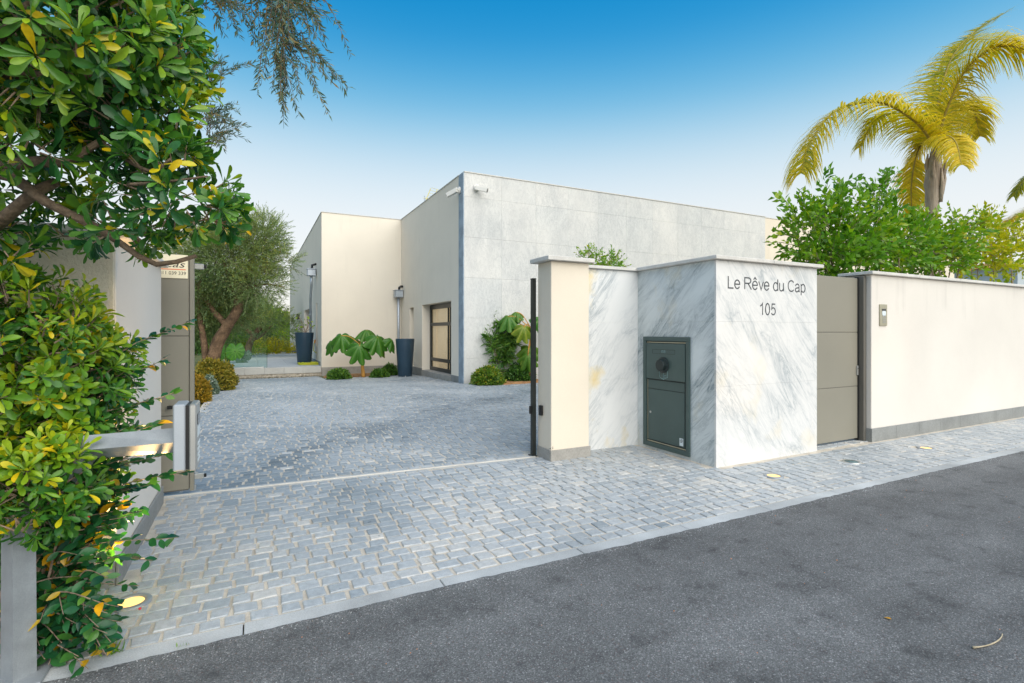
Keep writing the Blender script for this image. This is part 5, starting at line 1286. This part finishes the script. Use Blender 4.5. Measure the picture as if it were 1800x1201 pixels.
# ---- palms
def palm(label, base, trunk_pts, fronds, r0, lf=.62):
    t = thing('palm_tree', label, 'palm', tuple(base), 'palms behind the wall coloured sunset-yellow')
    p = bez(trunk_pts, 26); k = len(p); rad = []
    for i in range(k):
        f = i / (k - 1); r = r0 * (1.0 - .12 * f)
        if f > .62: r = r0 * (.98 + .32 * math.sin(math.pi * min(1, (f - .62) / .38)) ** 1.0 - .25 * max(0, (f - .85) / .15))
        rad.append(r * (1 + .03 * math.sin(i * 2.1)))
    MB().tube(p, rad, 14, wob=.04).build('trunk', 'palm_trunk', t, True)
    topc = np.array(p[-1])
    for i in range(9):                           # old leaf bases clasping the top of the trunk
        a = i * 2.4; h = .15 + .10 * i; b = topc + np.array((math.cos(a) * r0 * .95, math.sin(a) * r0 * .95, -h - .35)); e = topc + np.array((math.cos(a) * r0 * 1.25, math.sin(a) * r0 * 1.25, -h * .6 + .05))
        MB().tube([b, (b + e) / 2 + np.array((math.cos(a), math.sin(a), 0)) * .05, e], [.05, .04, .018], 6).build('leaf_base', 'palm_trunk', t, True)
    for pts, ll, tn, dn in fronds:
        q = bez(pts, 40); n_ = len(q)
        fr_ = MB().tube(q, [.035 - .030 * i / (n_ - 1) for i in range(n_)], 6).build('frond', 'rachis', t, True)
        V = []; Fc = []; T_ = []
        for i in range(3, n_):
            f = i / (n_ - 1); tg = norm(q[min(i + 1, n_ - 1)] - q[i - 1])
            sd_ = np.cross(tg, (0, 0, 1.)); sd_ = norm(sd_) if np.linalg.norm(sd_) > .2 else norm(np.cross(tg, (1., .3, 0)))
            up_ = norm(np.cross(sd_, tg))
            for s in (-1, 1):
                for sub in (0, .2, .4, .6, .8):
                    o = q[i - 1] + (q[i] - q[i - 1]) * sub
                    L = ll * (.35 + .65 * math.sin(math.pi * (.12 + .80 * f)) ** .8) * rng.uniform(.75, 1.15)
                    dr0 = norm(sd_ * s * .95 + tg * (.40 + .35 * f) + up_ * (rng.uniform(-.1, .35)) + rng.normal(size=3) * .10)
                    wdt = rng.uniform(.011, .018); pos = np.array(o); dv = dr0.copy(); wv = norm(np.cross(dv, up_)) if np.linalg.norm(np.cross(dv, up_)) > .1 else tg
                    base_i = len(V); seg = 4
                    for j in range(seg + 1):
                        ww = wdt * (1 - (j / seg) ** 1.6) + .002
                        V += [pos - wv * ww, pos + wv * ww]; tj = tn + .08 + rng.normal() * .05 + (.12 if j == seg else 0); T_ += [tj, tj]
                        pos = pos + dv * L / seg; dv = norm(dv + np.array((0, 0, -dn * (.42 + .10 * j))))
                    Fc += [(base_i + 2 * j, base_i + 2 * j + 1, base_i + 2 * j + 3, base_i + 2 * j + 2) for j in range(seg)]
                    T_[base_i:] = list(np.array(T_[base_i:]) + rng.normal() * .17)
        stuff(mesh_obj('leaflets', V, np.array(Fc), np.clip(T_, 0, 1), 'leaf_palm', fr_))
    return t
grainy('rachis', (.36, .27, .04), .6, .15, 4., 50, .1, .002)
PD = 11.3
def A(px, py, dd=0.): return at_d(px, py, PD + dd)
pb = A(1640, 600); pb[2] = -.05
crown = A(1645, 262)
palm('tall palm with arching fronds coloured sunset-yellow behind the cream wall', pb, [pb, A(1636, 480), A(1638, 400), A(1640, 330), crown], [
    ([crown, A(1610, 215, -.2), A(1545, 180, -.3), A(1470, 195, -.5), A(1425, 250, -.6), A(1408, 305, -.7)], 1.0, .55, 1.0),
    ([crown, A(1648, 190, .1), A(1672, 105, .3), A(1715, 55, .5), A(1768, 22, .8)], .50, .30, .25),
    ([crown, A(1665, 190, -.3), A(1700, 120, -.6), A(1755, 82, -.9), A(1815, 95, -1.2), A(1850, 150, -1.4)], 1.0, .52, .9),
    ([crown, A(1632, 235, .3), A(1612, 270, .5), A(1602, 330, .6), A(1605, 400, .6)], .62, .62, .8),
    ([crown, A(1662, 215, .5), A(1690, 180, .9), A(1712, 195, 1.2), A(1722, 240, 1.3)], .75, .5, .9),
    ([crown, A(1640, 200, .6), A(1648, 130, 1.2), A(1690, 75, 1.8), A(1760, 70, 2.4)], .85, .45, .6),
    ([crown, A(1625, 225, 1.), A(1580, 200, 2.), A(1540, 210, 2.8), A(1510, 260, 3.2)], .8, .42, .9),
    ([crown, A(1660, 240, -1.), A(1680, 250, -1.6), A(1690, 290, -2.0)], .5, .6, .9)], .118)
q0 = at_d(1905, 600, 13.); q0[2] = -.05
c2 = at_d(1905, 330, 13.)
def B_(px, py, dd=0.): return at_d(px, py, 13. + dd)
palm('second palm whose frond tips enter from beyond the cream wall', q0, [q0, B_(1904, 480), B_(1905, 400), c2], [
    ([c2, B_(1880, 300), B_(1840, 290), B_(1800, 318), B_(1782, 345)], .42, .05, .9), ([c2, B_(1875, 340), B_(1830, 360), B_(1780, 385), B_(1745, 410)], .55, .7, .4),
    ([c2, B_(1890, 365), B_(1860, 400), B_(1830, 430)], .5, .7, .5), ([c2, B_(1930, 260), B_(1980, 250)], .5, .5, .7), ([c2, B_(1895, 250), B_(1870, 180), B_(1830, 150)], .5, .5, .7)], .16)
# distant house beyond the cream wall
fh = thing('distant_house', 'tiny pale blue-grey house with tiled roof far beyond the cream wall', 'house', tuple(at_d(1790, 600, 45) * np.array((1, 1, 0))))
fc_ = at_d(1798, 480, 45)
box('wall', (fc_[0] - 1.0, fc_[1], -.5), (fc_[0] + 6, fc_[1] + 5, fc_[2] + .55), 'far_paint', fh, .02)
MB().add([(fc_[0] - 1.4, fc_[1] - .4, fc_[2] + .56), (fc_[0] + 6.4, fc_[1] - .4, fc_[2] + .56), (fc_[0] + 6.4, fc_[1] + 5.4, fc_[2] + .56), (fc_[0] - 1.4, fc_[1] + 5.4, fc_[2] + .56), (fc_[0] + .8, fc_[1] + 2.5, fc_[2] + 1.3), (fc_[0] + 4.2, fc_[1] + 2.5, fc_[2] + 1.3)], [(3, 2, 1, 0), (0, 1, 5, 4), (2, 3, 4, 5), (1, 2, 5), (3, 0, 4)]).build('roof', 'terracotta', fh)
box('window', (fc_[0] + 1, fc_[1] - .03, fc_[2] - .6), (fc_[0] + 1.9, fc_[1] - .005, fc_[2] + .2), 'dark_glass', fh, .005)

# far-off wood closing the view on the garden side
nW = 4200
bw = np.stack([rng.uniform(-90, -6, 300), rng.uniform(46, 80, 300), rng.uniform(0, 1, 300)], 1); hw = 3.0 + 2.5 * np.array([mnoise.noise((a[0] * .12, a[1] * .1, 2.)) for a in bw])
ci = rng.integers(0, 300, nW); Pw = bw[ci].copy(); Pw[:, 2] = -1.5 + (hw[ci] + 1.5) * rng.random(nW) ** .6; Pw[:, :2] += rng.normal(size=(nW, 2)) * 1.4
Pq, Dq, Nq, Sq = sprig_arrays(Pw, rand_dir(nW) + np.array((0, 0, .4)), np.full(nW, 1.2), 7, .6, .9, .1, .3)
stuff(leaf_cloud('distant_wood', DIAM, Pq, Dq, Nq, Sq, .45 + rng.normal(size=len(Pq)) * .2, 'leaf_garden', None))
